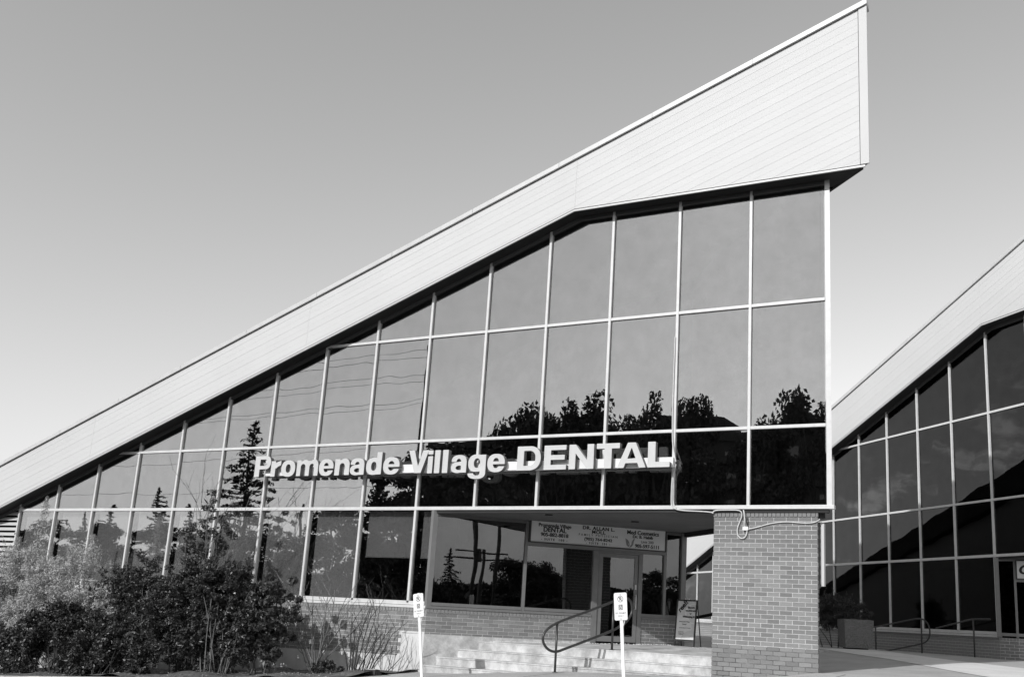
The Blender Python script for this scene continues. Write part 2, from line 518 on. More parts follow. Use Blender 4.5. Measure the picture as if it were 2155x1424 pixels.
# ------------------------------------------------------------------ the wedge-roofed office building
MOD = 1.524
RZ = [2.723, 2.723 + 1.0035 * MOD, 2.723 + 2.6181 * MOD]
def office(name, label, loc, rz, P):
    root = thing(name, label, 'building', loc, rz)
    X1, X0 = P['x1'], P['x0']               # right corner, left end (local x)
    kx, kz, sl = P['kink'][0], P['kink'][1], P['slope']      # lower fascia kink
    tz0, tsl = P['top']                     # coping line: z at x1, slope
    ov = 0.35
    fb = lambda x: kz + min(0, x - kx) * sl          # fascia bottom
    ft = lambda x: tz0 + (x - X1) * tsl              # siding top
    gt = lambda x: fb(x) - 0.115                      # glass head
    xr = X1 + 0.866                                   # fascia right end
    # ---- glass wall
    xs = []
    x = X1
    while x > X0 - 0.01:
        xs.append(x); x -= MOD
    xs = xs[::-1]
    hm = 0.029
    rec0 = P['rec']                                   # recess starts here on the ground floor
    rows = [(0.66, RZ[0]), (RZ[0], RZ[1]), (RZ[1], RZ[2]), (RZ[2], 30)]
    lou = P['louvre']
    for i in range(len(xs) - 1):
        a, b = xs[i], xs[i + 1]
        for r, (za, zb) in enumerate(rows):
            bb = b
            if r == 0:
                if a > rec0: continue
                bb = min(b, rec0)
            poly = [(a, za), (bb, za), (bb, zb), (a, zb)]
            poly = clip(poly, -sl, 1, kz - 0.10 - kx * sl)
            if len(poly) >= 3: poly = clip(poly, 0, 1, kz - 0.10)
            if len(poly) < 3 or area(poly) < 0.02: continue
            if bb <= lou:
                # louvred panel
                fr = MB().prism(poly, 0.13, 0.15).build('louvre_panel', M['dark'], root)
                zt = max(p[1] for p in poly)
                z = za + 0.03
                while z < zt:
                    lp = clip(clip([(a + hm, z), (bb - hm, z), (bb - hm, z + .095), (a + hm, z + .095)], -sl, 1, kz - 0.14 - kx * sl), 0, 1, kz)
                    if len(lp) >= 3 and area(lp) > 1e-3:
                        ys = [0.02 + (p[1] - z) * 0.9 for p in lp]
                        MB().prism(lp, ys, [q + 0.012 for q in ys]).build('louvre_slat', M['trim'], fr)
                    z += 0.145
                continue
            cxm = sum(p[0] for p in poly) / len(poly); czm = sum(p[1] for p in poly) / len(poly)
            loc_poly = [(p[0] - cxm, p[1] - czm) for p in poly]
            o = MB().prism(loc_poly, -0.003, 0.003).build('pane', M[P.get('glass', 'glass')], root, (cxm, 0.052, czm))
            if P.get('wob'):
                rr = random.Random(i * 7 + r)
                o.rotation_euler = (rr.uniform(-.0022, .0022), 0, rr.uniform(-.0022, .0022))
    # blinds behind the ground-floor panes
    for i in range(len(xs) - 1):
        a, b = xs[i], min(xs[i + 1], rec0)
        if xs[i] >= rec0 or b <= lou or not P.get('blinds'): continue
        idx = round((X1 - xs[i]) / MOD)
        zl = 0.72 if idx >= 8 else (1.66 if idx in (6, 7) else None)
        if zl:
            box('roller_blind', (a + .11, 0.20, zl), (b - .07, 0.21, RZ[0] - .05), M['blind'], root)
            box('blind_bottom_rail', (a + .11, 0.185, zl - .03), (b - .07, 0.215, zl - .002), M['trim'], root)
    # mullions
    for x in xs:
        if x > lou - .01 or True:
            zt = fb(x) - 0.045
            zb = 0.66 if x < rec0 else RZ[0] + 0.037
            if x >= X1 - .01: continue
            if zt > zb + .1: box('mullion', (x - hm * .93, 0.0, zb), (x + hm * .93, 0.07, zt), M['frame'], root)
    # transoms
    for r, z in enumerate(RZ):
        xl = kx + (z - kz + 0.02) / sl
        xl = max(xl, xs[0] + .03, lou - 0.05)
        if r == 0:
            box('bottom_beam', (xl, -0.006, z - 0.037), (X1 + 0.085, 0.12, z + 0.037), M['frame'], root, bev=0.004)
            MB().box((rec0 + .05, 0.03, z - 0.105), (X1 - .02, 0.12, z - 0.039)).build('beam_underside', M['soffit'], root)
        else:
            for k, x in enumerate(xs[:-1]):
                a, b = max(x + hm, xl), xs[k + 1] - hm - (0.03 if k == len(xs) - 2 else 0)
                if b - a > .05: box('transom', (a, 0.004, z - 0.029), (b, 0.07, z + 0.029), M['frame'], root)
    # corner post
    pw = 0.048
    MB().hull([(X1 - pw, 0, 0)[:2] + (RZ[0] + .037,), (X1 + pw, 0, RZ[0] + .037), (X1 - .02, .078 + .0, RZ[0] + .037), (X1 - pw, .115, RZ[0] + .037)],
              [(X1 - pw, 0, kz - .05), (X1 + pw, 0, kz - .05), (X1 - .02, .078, kz - .05), (X1 - pw, .115, kz - .05)]).build('corner_post', M['frame'], root)
    # head frame under the soffit
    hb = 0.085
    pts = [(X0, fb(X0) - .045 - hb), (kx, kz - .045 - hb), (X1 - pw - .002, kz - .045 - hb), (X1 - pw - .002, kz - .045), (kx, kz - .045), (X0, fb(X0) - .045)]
    MB().prism(pts, 0.012, 0.105).build('head_frame', M['head_frame_shaded'], root)
    # ---- roof: solid wedge with the fascia faces
    c = (xr, -ov)
    a, b_ = P['plane']                                 # top plane gradient
    ztop = lambda x, y: ft(xr) + 0.05 + a * (x - xr) + b_ * (y + ov)
    e45 = (-1 / R2, 1 / R2)
    Ek = (c[0] + e45[0] * 5.6, c[1] + e45[1] * 5.6)
    El = (c[0] + e45[0] * P['end'], c[1] + e45[1] * P['end'])
    ye = -ov + 0.032
    xl = X0 - 1.5
    ek0 = kx
    foot = [(xl, ye), (ek0, ye), (xr - .01, ye), Ek, El, (xl, 5.0)]
    zbot = [fb(xl), kz, kz, kz, kz - (P['end'] - 5.6) * 0.30, fb(xl) - 1.2]
    ztp = [max(ztop(p[0], p[1]), zb + .25) for p, zb in zip(foot, zbot)]
    ztp[0] = ft(xl) + .05; ztp[1] = ft(ek0) + .05; ztp[2] = ft(xr) + .05
    mb = MB()
    vb = [(p[0], p[1], z + .012) for p, z in zip(foot, zbot)]
    vt = [(p[0], p[1], z) for p, z in zip(foot, ztp)]
    n = len(foot)
    mb.add(vb + vt, [(0, 1, 5), (1, 2, 3), (1, 3, 4), (1, 4, 5), (6, 11, 7), (7, 9, 8), (7, 10, 9), (7, 11, 10)] + [(i, (i + 1) % n, (i + 1) % n + n, i + n) for i in range(n)])
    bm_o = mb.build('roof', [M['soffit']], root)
    # siding planks on the fascia, clipped to its outline
    seams = [s for s in P['seams']]
    segs = [xl] + seams + [xr - 0.165]
    ang = math.atan(tsl)
    ca, sa = math.cos(ang), math.sin(ang)
    step = 0.150
    for k in range(len(segs) - 1):
        a0, a1 = segs[k] + 0.008, segs[k + 1] - 0.008
        q = 0
        while True:
            # plank q below the coping: band between two lines parallel to the top edge
            d0, d1 = q * step, (q + 1) * step
            z_hi = lambda x: ft(x) - d0 / ca
            z_lo = lambda x: ft(x) - d1 / ca
            poly = [(a0, z_lo(a0)), (a1, z_lo(a1)), (a1, z_hi(a1)), (a0, z_hi(a0))]
            if a0 > kx - .1: poly = clip(poly, 0, -1, -kz)                 # above the level bottom edge
            else: poly = clip(poly, sl, -1, -(kz - kx * sl))                # above the sloping bottom edge
            q += 1
            if len(poly) < 3 or area(poly) < 0.0015:
                if q > 60 or (z_hi(a1) < fb(a1) and z_hi(a0) < fb(a0)): break
                continue
            ys = []
            for p in poly:
                t = min(1, max(0, (ft(p[0]) - p[1]) * ca / step - (q - 1)))       # 0 top of plank, 1 bottom
                ys.append(-ov + 0.009 - (0.0031 if q % 2 else 0.0014) * t)
            MB().prism(poly, ys, -ov + 0.030).build('siding_plank', M['siding'], root)
    # vertical cover strips
    for s in seams:
        MB().prism([(s - .0065, fb(s) + .0), (s + .0065, fb(s) + .0), (s + .0065, ft(s)), (s - .0065, ft(s))], -ov + 0.008, -ov + 0.030).build('joint_strip', M['siding'], root)
    MB().prism([(xr - .16, kz), (xr, kz), (xr, ft(xr)), (xr - .16, ft(xr - .16))], -ov - 0.006, -ov + .030).build('corner_trim', M['siding'], root)
    # coping in lengths
    edges = [xl]
    x = P['cop']
    while x < xr - .3:
        if x > xl + .3: edges.append(x)
        x += 2.19
    edges.append(xr + .012)
    for k in range(len(edges) - 1):
        p, r_ = edges[k] + .004, edges[k + 1] - .004
        MB().prism([(p, ft(p) + .018), (r_, ft(r_) + .018), (r_, ft(r_) + .125), (p, ft(p) + .125)], -ov - .045, -ov + .25).build('coping', M['trim'], root)
    # white drip trim below the siding, with the dark slot above it
    tr = .012
    for (p, r_) in ((xl, kx), (kx, xr - .03)):
        r_ = r_ - (.05 if p == kx else 0)
        MB().prism([(p, fb(p) - .052), (r_, fb(r_) - .052), (r_, fb(r_) - .014), (p, fb(p) - .014)], -ov + .012, -ov + .05).build('drip_trim', M['trim'], root)
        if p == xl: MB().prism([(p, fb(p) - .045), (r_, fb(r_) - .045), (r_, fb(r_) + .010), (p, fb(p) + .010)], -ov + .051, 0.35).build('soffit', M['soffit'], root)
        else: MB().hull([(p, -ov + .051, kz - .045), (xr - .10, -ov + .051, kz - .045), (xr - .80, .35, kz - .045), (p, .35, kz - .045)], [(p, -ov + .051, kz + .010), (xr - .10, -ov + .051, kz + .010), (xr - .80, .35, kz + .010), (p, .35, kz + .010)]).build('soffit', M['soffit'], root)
    # soffit edge board along the raking end
    e = Vector((e45[0], e45[1]))
    q0 = Vector((xr - .02, -ov + .03)) + e * .16; q1 = q0 + e * 20
    nn = Vector((-e.y, e.x)) * 1.0
    if nn.x > 0: nn = -nn
    MB().hull([(q0.x, q0.y, kz - .045), (q0.x + e.x * 5.5, q0.y + e.y * 5.5, kz - .045), (q0.x + e.x * 5.5 + nn.x * .06, q0.y + e.y * 5.5 + nn.y * .06, kz - .045), (q0.x + nn.x * .06, q0.y + nn.y * .06, kz - .045)],
              [(q0.x, q0.y, kz + .012), (q0.x + e.x * 5.5, q0.y + e.y * 5.5, kz + .012), (q0.x + e.x * 5.5 + nn.x * .06, q0.y + e.y * 5.5 + nn.y * .06, kz + .012), (q0.x + nn.x * .06, q0.y + nn.y * .06, kz + .012)]).build('end_edge_board', M['soffit'], root)
    # end face: fascia boards and wall of the raking end
    f0 = Vector((X1 - .02, .04)); f1 = f0 + e * (P['end'] - 1.5)
    rec_leg = (X1 - rec0) / R2
    zend = kz - (P['end'] - 1.5 - 5.6) * 0.30
    g0 = f0 + e * rec_leg
    def wall(nm, p, q, zp0, zp1, zq0, zq1, m, th=.08):
        MB().add([(p.x, p.y, zp0), (q.x, q.y, zq0), (q.x, q.y, zq1), (p.x, p.y, zp1), (p.x - th * .7, p.y - th * .7, zp0), (q.x - th * .7, q.y - th * .7, zq0), (q.x - th * .7, q.y - th * .7, zq1), (p.x - th * .7, p.y - th * .7, zp1)],
                 [(0, 1, 2, 3), (4, 7, 6, 5), (0, 3, 7, 4), (1, 5, 6, 2), (0, 4, 5, 1), (3, 2, 6, 7)]).build(nm, m, root)
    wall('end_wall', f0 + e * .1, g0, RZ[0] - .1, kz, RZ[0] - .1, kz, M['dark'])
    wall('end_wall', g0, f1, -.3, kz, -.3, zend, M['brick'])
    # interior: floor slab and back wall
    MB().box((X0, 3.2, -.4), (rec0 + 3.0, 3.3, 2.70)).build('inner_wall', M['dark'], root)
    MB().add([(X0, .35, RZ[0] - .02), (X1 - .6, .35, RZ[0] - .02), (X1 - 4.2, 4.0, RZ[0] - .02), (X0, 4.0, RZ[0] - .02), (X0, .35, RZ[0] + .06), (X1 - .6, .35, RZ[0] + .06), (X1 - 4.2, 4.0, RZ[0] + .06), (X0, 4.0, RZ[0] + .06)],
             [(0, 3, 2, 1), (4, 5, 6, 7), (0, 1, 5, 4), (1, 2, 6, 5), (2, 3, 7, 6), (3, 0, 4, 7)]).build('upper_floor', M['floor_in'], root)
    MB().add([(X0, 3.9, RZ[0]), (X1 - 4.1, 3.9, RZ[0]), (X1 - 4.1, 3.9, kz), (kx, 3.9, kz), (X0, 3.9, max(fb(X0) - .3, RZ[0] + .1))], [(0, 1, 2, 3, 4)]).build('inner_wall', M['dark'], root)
    # ---- sills and base wall
    if P['sill']:
        s0, s1 = X0 - 1.0, rec0 - .05
        box('bottom_rail', (s0, 0.0, 0.62), (s1, .12, .702), M['frame'], root)
        box('sill_flashing', (s0, -.022, 0.556), (s1 + .03, .10, .612), M['frame'], root)
    return root, fb, ft

# ---- the near office
A = dict(x1=0.0, x0=-24.40, kink=(-5.379, 9.205), slope=0.3586, top=(12.27, 0.3545), rec=-8.63, louvre=-22.8, blinds=True, wob=True,
         plane=(0.354, -0.134), end=37.0, seams=[-19.79, -12.56, -5.36], cop=-23.31, sill=True)
near, fbA, ftA = office('dental_office_building', 'large wedge-roofed office with white siding above a tinted glass grid and a corner entrance', (0, 0, 0), 0, A)
near['label'] = 'nearest wedge-roofed office, white siding fascia over a mirrored glass grid, corner entrance'

# facade brick base, left of the recess
bw = MB()
bw.add([(-24.4, .012, -2.6), (-9.22, .012, -2.6), (-9.22, .012, .556), (-24.4, .012, .556)], [(0, 1, 2, 3)])
bw.add([(-9.22, .012, .02), (-8.63, .012, .02), (-8.63, .012, .556), (-9.22, .012, .556)], [(0, 1, 2, 3)])
bw.add([(-24.4, .012, .556), (-8.63, .012, .556), (-8.63, .2, .556), (-24.4, .2, .556)], [(0, 1, 2, 3)])
base_l = bw.build('base_wall', M['mortar'], near)
wall_bricks(base_l, (-12.46, .006), 0, 12.46 - 8.64, -.45, .466, seed=3, skip=lambda s, z: (s > 12.46 - 9.24 and z < .0))
wall_bricks(base_l, (-24.4, .006), 0, 24.4 - 12.47, -.60, .466, as_parts=False, seed=4)
rowlocks(base_l, (-24.4, .006), 0, 24.4 - 8.62, .476)
# concrete foundation faces
fd = MB()
fd.prism([(-24.4, -3.0), (-9.23, -3.0), (-9.23, -.463), (-24.4, -.62)], -.004, .20)
fd.prism([(-9.224, -3.0), (-8.63, -3.0), (-8.63, .018), (-9.224, .010)], -.007, .20)
fd.build('foundation', M['concrete_white'], near)

# ---- recessed entrance wall (45 degrees)
ER = bpy.data.objects.new('entrance_wall', None)
COL.objects.link(ER); ER.parent = near; ER.location = (-8.631, 0, 0); ER.rotation_euler = (0, 0, math.radians(45))
LEG = 6.10
M['frame_shaded'] = mat('shaded_frame_metal', 0.20, 0.35, 0.5, var=0.05, scale=9, stain=0.08, sscale=3)  # entrance frame metal, the shade of the recess put into its grey
g = M['frame_shaded']
MB().add([(0, .012, .0), (3.80, .012, .0), (3.80, .012, .55), (0, .012, .55), (3.80, .2, .55), (0, .2, .55)], [(0, 1, 2, 3), (3, 2, 4, 5)]).build('mortar_backing', M['mortar'], ER)
MB().add([(5.04, .012, -.1), (6.06, .012, -.1), (6.06, .012, .55), (5.04, .012, .55), (6.06, .2, .55), (5.04, .2, .55)], [(0, 1, 2, 3), (3, 2, 4, 5)]).build('mortar_backing', M['mortar'], ER)
rb = wall_bricks(ER, (0.004, .006), 0, 3.79, .03, .466, seed=8)
wall_bricks(ER, (5.045, .006), 0, 1.01, .0, .466, as_parts=False, seed=9)
rowlocks(ER, (0, .006), 0, 3.80, .476)
rowlocks(ER, (5.045, .006), 0, 1.01, .476)
fe = MB().prism([(0.0, -3.0), (3.80, -3.0), (3.80, .0), (2.2, .002), (0.0, .020)], -.006, .2)
fe.build('foundation_curb', M['concrete'], ER)
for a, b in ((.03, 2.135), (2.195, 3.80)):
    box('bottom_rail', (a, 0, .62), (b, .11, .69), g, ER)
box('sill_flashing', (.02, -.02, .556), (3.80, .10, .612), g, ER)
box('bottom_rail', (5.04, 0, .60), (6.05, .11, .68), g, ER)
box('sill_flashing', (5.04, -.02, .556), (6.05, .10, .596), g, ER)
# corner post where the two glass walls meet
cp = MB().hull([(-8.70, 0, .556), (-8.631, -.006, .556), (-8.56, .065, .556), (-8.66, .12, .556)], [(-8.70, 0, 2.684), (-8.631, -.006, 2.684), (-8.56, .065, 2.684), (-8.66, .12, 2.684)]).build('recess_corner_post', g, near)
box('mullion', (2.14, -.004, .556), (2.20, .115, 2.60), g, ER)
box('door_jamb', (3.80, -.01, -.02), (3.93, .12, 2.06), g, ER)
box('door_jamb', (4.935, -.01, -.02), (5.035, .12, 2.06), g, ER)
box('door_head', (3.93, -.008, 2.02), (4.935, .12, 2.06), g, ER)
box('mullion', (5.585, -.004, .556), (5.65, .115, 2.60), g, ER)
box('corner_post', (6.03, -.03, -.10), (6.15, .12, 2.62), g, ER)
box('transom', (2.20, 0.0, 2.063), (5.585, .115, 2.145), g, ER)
box('head_frame', (.03, 0.0, 2.56), (6.03, .115, 2.625), M['soffit_low'], ER)
for (a, b, z0, z1) in ((.06, 2.14, .69, 2.56), (2.20, 3.80, .69, 2.063), (5.04, 5.585, .68, 2.063), (5.65, 6.03, .68, 2.56)):
    cx_, cz_ = (a + b) / 2, (z0 + z1) / 2
    MB().box((a - cx_, -.003, z0 - cz_), (b - cx_, .003, z1 - cz_)).build('pane', M['glass_low'], ER, (cx_, .06, cz_))
# door
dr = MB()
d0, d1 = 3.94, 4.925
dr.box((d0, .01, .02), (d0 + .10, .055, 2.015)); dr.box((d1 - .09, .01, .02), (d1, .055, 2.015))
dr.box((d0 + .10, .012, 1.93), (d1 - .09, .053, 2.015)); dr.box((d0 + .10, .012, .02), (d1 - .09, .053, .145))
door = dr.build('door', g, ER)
MB().box((d0 + .10 - 4.4325, -.003, .145 - 1.0375), (d1 - .09 - 4.4325, .003, 1.93 - 1.0375)).build('door_glass', M['glass_low'], door, (4.4325, .03, 1.0375))
hx = d1 - .05
MB().tube([(hx, .01, .78), (hx, -.05, .78), (hx - .01, -.07, .82), (hx - .01, -.07, 1.06), (hx, -.05, 1.10), (hx, .01, 1.10)], .013, 8).build('door_handle', M['cable'], door, smooth=True)
box('lock_cylinder', (hx - .02, -.006, 1.22), (hx + .02, .012, 1.33), M['cable'], door)
# ceiling of the recess
sf = MB()
t0, t1, t2 = (-8.55, .122), (-.25, .122), (-4.24, 4.27)
sf.hull([t0 + (2.625,), t1 + (2.625,), t2 + (2.625,)], [t0 + (2.70,), t1 + (2.70,), t2 + (2.70,)])
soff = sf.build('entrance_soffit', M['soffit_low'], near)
ln = MB()
for k in range(1, 22):
    yy = .13 + k * .19
    xa, xb = -8.55 + (yy - .12), -.25 - (yy - .12) * .96
    if xb > xa: ln.box((xa, yy, 2.6225), (xb, yy + .006, 2.626))
o = ln.build('soffit_grooves', M['black'], soff); o['kind'] = 'stuff'
for q in ((-5.947, .35), (-4.531, 1.70)):
    MB().tube([(q[0], q[1], 2.60), (q[0], q[1], 2.63)], .085, 20).build('downlight', M['black'], near)
# fascia board of the raking edge over the gap
MB().hull([(-.20, .12, 2.53), (-4.33, 4.30, 2.53), (-4.25, 4.38, 2.53), (-.12, .20, 2.53)], [(-.20, .12, 2.70), (-4.33, 4.30, 2.70), (-4.25, 4.38, 2.70), (-.12, .20, 2.70)]).build('raking_beam', M['soffit'], near)
# lobby behind the entrance glass
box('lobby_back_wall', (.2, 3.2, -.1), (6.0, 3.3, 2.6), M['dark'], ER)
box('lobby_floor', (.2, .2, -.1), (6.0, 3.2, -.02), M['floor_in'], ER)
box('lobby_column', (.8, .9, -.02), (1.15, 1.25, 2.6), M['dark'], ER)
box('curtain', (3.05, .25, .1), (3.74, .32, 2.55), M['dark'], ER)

# ---- brick pillar under the corner
pil = thing('brick_pillar', 'tall wide brick pillar holding up the right-hand corner of the glass wall', 'pillar', (0, 0, 0))
px0, px1, py = -2.205, -0.225, .055
f0 = [(px0, py), (px1, py), (px1 - .62, py + .62), (px0, py + .62)]
core = MB()
ft_ = [(px0 + .012, py + .006), (px1 - .012, py + .006), (-1.215, py + .975)]
core.hull([p + (.17,) for p in ft_], [p + (2.545,) for p in ft_], 0)
core.hull([p + (-1.0,) for p in ft_], [p + (.169,) for p in ft_], 1)
core.build('mortar_core', [M['mortar'], M['mortar_worn']], pil)
wall_bricks(pil, (px0, py), 0, px1 - px0, -.62, 2.543, budget=296, seed=11)
wall_bricks(pil, (px1 - .075, py + .075), math.radians(135), 1.30, -.4, 2.543, as_parts=False, seed=12)
wall_bricks(pil, (-1.235, py + .980), math.radians(-135), 1.27, -.6, 2.543, as_parts=False, seed=13)
rowlocks(pil, (px0 - .005, py), 0, px1 - px0 + .01, 2.547, .07)
capm = MB().hull([p + (2.546,) for p in ft_], [p + (2.684,) for p in ft_]).build('pillar_cap', M['soffit'], pil)

# ---- the office behind
BX, BY = -3.1976, 16.4518
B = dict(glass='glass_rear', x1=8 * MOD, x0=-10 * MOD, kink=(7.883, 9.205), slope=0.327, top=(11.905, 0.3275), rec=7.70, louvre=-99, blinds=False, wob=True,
         plane=(0.3275, -0.12), end=20.0, seams=[0.84, 7.883], cop=-14.2, sill=True)
farb, fbB, ftB = office('rear_office_building', 'second wedge-roofed office behind the brick pillar, its lower glass in shade', (BX, BY, 0), math.radians(-45), B)
bw = MB()
bw.add([(-14.0, .012, -.5), (7.70, .012, -.5), (7.70, .012, .556), (-14.0, .012, .556), (7.70, .2, .556), (-14.0, .2, .556)], [(0, 1, 2, 3), (3, 2, 4, 5)])
bw_o = bw.build('base_wall', M['mortar'], farb)
wall_bricks(bw_o, (-14.0, .006), 0, 21.69, -.05, .466, as_parts=False, seed=21)
rowlocks(bw_o, (-14.0, .006), 0, 21.69, .476)
EB = bpy.data.objects.new('entrance_wall', None)
COL.objects.link(EB); EB.parent = farb; EB.location = (7.70, 0, 0); EB.rotation_euler = (0, 0, math.radians(45))
MB().add([(0, .012, -.1), (3.2, .012, -.1), (3.2, .012, .55), (0, .012, .55), (3.2, .2, .55), (0, .2, .55)], [(0, 1, 2, 3), (3, 2, 4, 5)]).build('mortar_backing', M['mortar'], EB)
wall_bricks(EB, (0.004, .006), 0, 3.15, .0, .466, as_parts=False, seed=22)
rowlocks(EB, (0, .006), 0, 3.15, .476)
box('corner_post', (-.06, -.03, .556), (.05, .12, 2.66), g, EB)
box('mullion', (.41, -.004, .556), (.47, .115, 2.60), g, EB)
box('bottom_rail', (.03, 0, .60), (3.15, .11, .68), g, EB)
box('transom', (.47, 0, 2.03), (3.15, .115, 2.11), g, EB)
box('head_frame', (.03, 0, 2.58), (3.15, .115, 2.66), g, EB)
for a, b, z0, z1 in ((.05, .41, .68, 2.58), (.47, 3.15, .68, 2.03)):
    cx_, cz_ = (a + b) / 2, (z0 + z1) / 2
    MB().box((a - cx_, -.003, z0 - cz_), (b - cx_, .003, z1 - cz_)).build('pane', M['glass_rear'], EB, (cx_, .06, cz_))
for z in (1.42, 1.22): box('mail_slot_plate', (.80, .03, z), (.95, .05, z + .022), M['cable'], EB)
box('lobby_back_wall', (.2, 2.0, -.1), (3.1, 2.1, 2.6), M['dark'], EB)
MB().hull([(7.75, .13, 2.63), (8 * MOD - .3, .13, 2.63), (9.9, 2.2, 2.63)], [(7.75, .13, 2.70), (8 * MOD - .3, .13, 2.70), (9.9, 2.2, 2.70)]).build('entrance_soffit', M['soffit_low'], farb)

# ------------------------------------------------------------------ steps and landing
st = bpy.data.objects.new('entrance_steps', None)
COL.objects.link(st); st['kind'] = 'structure'
edges_y = [.85, .52, .20, -.12]
tops = [-.09, -.265, -.44, -.615]
left_x = [-8.631 + max(y, .0) + .01 for y in edges_y]
def step_mesh(y, z, xl, back, zb=-1.1):
    # nosing a little rounded, slightly uneven line
    n = 22
    rnd = random.Random(int(abs(z) * 1000))
    xs_ = np.linspace(xl, -1.85, n)
    prof = [(0.012, zb), (0.012, z - .028), (0.0, z - .024), (0.0, z - .006), (0.006, z), (back, z), (back, zb)]
    vs, fs = [], []
    for x in xs_:
        w = rnd.uniform(-.003, .003)
        for (dy, zz) in prof:
            vs.append((x + (min(dy, 9) if dy > 1 else 0) * 0, y + dy + (w if dy < .1 else 0), zz + (rnd.uniform(-.0015, .0015) if dy < .1 else 0)))
    k = len(prof)
    for i in range(n - 1):
        for j in range(k - 1):
            fs.append((i * k + j, (i + 1) * k + j, (i + 1) * k + j + 1, i * k + j + 1))
    fs.append(tuple(range(k)))
    fs.append(tuple((n - 1) * k + j for j in range(k - 1, -1, -1)))
    return MB().add(vs, fs)
for i in (1, 2, 3):
    o = step_mesh(edges_y[i], tops[i], left_x[i], edges_y[i - 1] - edges_y[i] + .02).build('step', M['concrete'], st)
# landing slab follows the angled wall
nl = MB()
front = [(x, .85 + .006) for x in np.linspace(left_x[0], -1.85, 12)]
poly = front + [(-1.85, 3.9), (-1.85, 9.1), (-5.2, 9.1), (-5.2, 5.1), (-4.36, 4.26)]
top = [p + (min(.0, -.09 + .03 * (p[1] - .85)),) for p in poly]
bot = [p + (-1.0,) for p in poly]
nl.hull(bot, top)
lo = nl.build('landing_slab', M['concrete'], st)
bmq = bmesh.new(); bmq.from_mesh(lo.data); bmesh.ops.triangulate(bmq, faces=bmq.faces[:]); bmq.to_mesh(lo.data); bmq.free()
step_mesh(.85, -.088, left_x[0], .05).build('landing_nosing', M['concrete'], st)
# mortar debris along the wall foot
rnd = random.Random(77)
db = MB()
for k in range(260):
    t = rnd.uniform(1.45, 6.0)
    off = abs(rnd.gauss(0, .035)) + .02
    x, y = -8.631 + (t + off) / R2, (t - off) / R2
    s = rnd.uniform(.005, .016)
    zq = min(0, -.09 + .03 * (y - .85)) - .002
    db.hull([(x - s, y - s, zq), (x + s, y - s * .6, zq), (x + s * .7, y + s, zq), (x - s, y + s, zq)], [(x - s * .5, y - s * .5, zq + s), (x + s * .4, y - s * .5, zq + s * 1.1), (x + s * .4, y + s * .5, zq + s * .8), (x - s * .5, y + s * .5, zq + s)])
tag(db.build('mortar_debris', M['concrete_white']), kind='stuff')

# ------------------------------------------------------------------ handrails
hr = thing('handrail', 'dark bent-pipe handrail looping at the foot of the entrance steps', 'handrail', (-5.23, -.40, -.48))
def rel(p): return (p[0] + 5.23, p[1] + .40, p[2] + .48)
loop = [(-4.50, 1.26, .99), (-4.647, .911, .877), (-4.92, .297, .652), (-5.115, -.14, .507), (-5.209, -.353, .427), (-5.283, -.52, .352), (-5.346, -.661, .248), (-5.372, -.718, .132), (-5.365, -.70, .020), (-5.327, -.618, -.084), (-5.273, -.498, -.142), (-5.212, -.36, -.145), (-5.137, -.192, -.085), (-4.906, .329, .087), (-4.644, .919, .287), (-4.551, 1.127, .388), (-4.47, 1.31, .50), (-4.42, 1.42, .64), (-4.41, 1.44, .78), (-4.43, 1.39, .93)]
def smooth_loop(pts, it=2, closed=True):
    pts = [Vector(p) for p in pts]
    for _ in range(it):
        out = []
        n = len(pts)
        for i in range(n if closed else n - 1):
            a, b = pts[i], pts[(i + 1) % n]
            out += [a * .75 + b * .25, a * .25 + b * .75]
        if not closed: out = [pts[0]] + out + [pts[-1]]
        pts = out
    return pts
MB().tube([rel(p) for p in smooth_loop(loop)], .026, 10, closed=True).build('looped_rail', M['rail'], hr, smooth=True)
for p, q in (((-5.23, -.40, -.60), (-5.23, -.40, .42)), ((-4.63, .95, -.12), (-4.63, .95, .87))):
    MB().tube([rel(p), rel(q)], .024, 10).build('post', M['rail'], hr, smooth=True)
for p in ((-5.23, -.40, gz(-5.23, -.40)), (-4.63, .95, -.088)):
    MB().tube([rel(p), rel((p[0], p[1], p[2] + .012))], .055, 14).build('base_flange', M['rail'], hr)
# ramp rails in front of the rear office (shaded), along its wall
def rail_set(name, label, grp, o0, ang, pts_list, posts, r=.022):
    t = thing(name, label, 'handrail', (o0[0], o0[1], 0), ang, grp)
    for pl, closed in pts_list:
        MB().tube(smooth_loop(pl, 2, closed), r, 8, closed=closed).build('rail', M['rail'], t, smooth=True)
    for a, b in posts:
        MB().tube([a, b], r, 8).build('post', M['rail'], t, smooth=True)
    return t
rail_set('ramp_handrail', 'shaded pipe handrail with a rounded end in front of the rear office glass', None, (BX, BY), math.radians(-45),
         [([(1.2, -.5, .42), (3.668, -.5, .78), (4.9, -.5, .965), (5.2, -.5, .98), (5.45, -.5, .87), (5.55, -.5, .62), (5.45, -.5, .38), (5.2, -.5, .27), (4.6, -.5, .17), (3.64, -.5, -.0), (1.2, -.5, -.3)], False)],
         [((5.16, -.5, -.02), (5.16, -.5, .97)), ((3.0, -.5, -.02), (3.0, -.5, .68))])
rail_set('ramp_handrail', 'thin shaded handrail rising to the recessed door post of the rear office', None, (BX, BY), math.radians(-45),
         [([(5.6, -.35, .72), (6.4, -.35, .87), (6.95, -.35, .985), (7.2, -.35, 1.01), (7.66, -.25, 1.02)], False)],
         [((7.13, -.35, .0), (7.13, -.35, 1.0))])
t = thing('ramp_handrail', 'black sloping handrail between the sandwich board and the brick pillar', 'handrail', (-5.4, 8.6, -.05))
MB().tube([(-.6, .2, .62), (.5, 0, .86), (3.0, -.4, 1.42)], .05, 8).build('rail', M['black'], t, smooth=True)
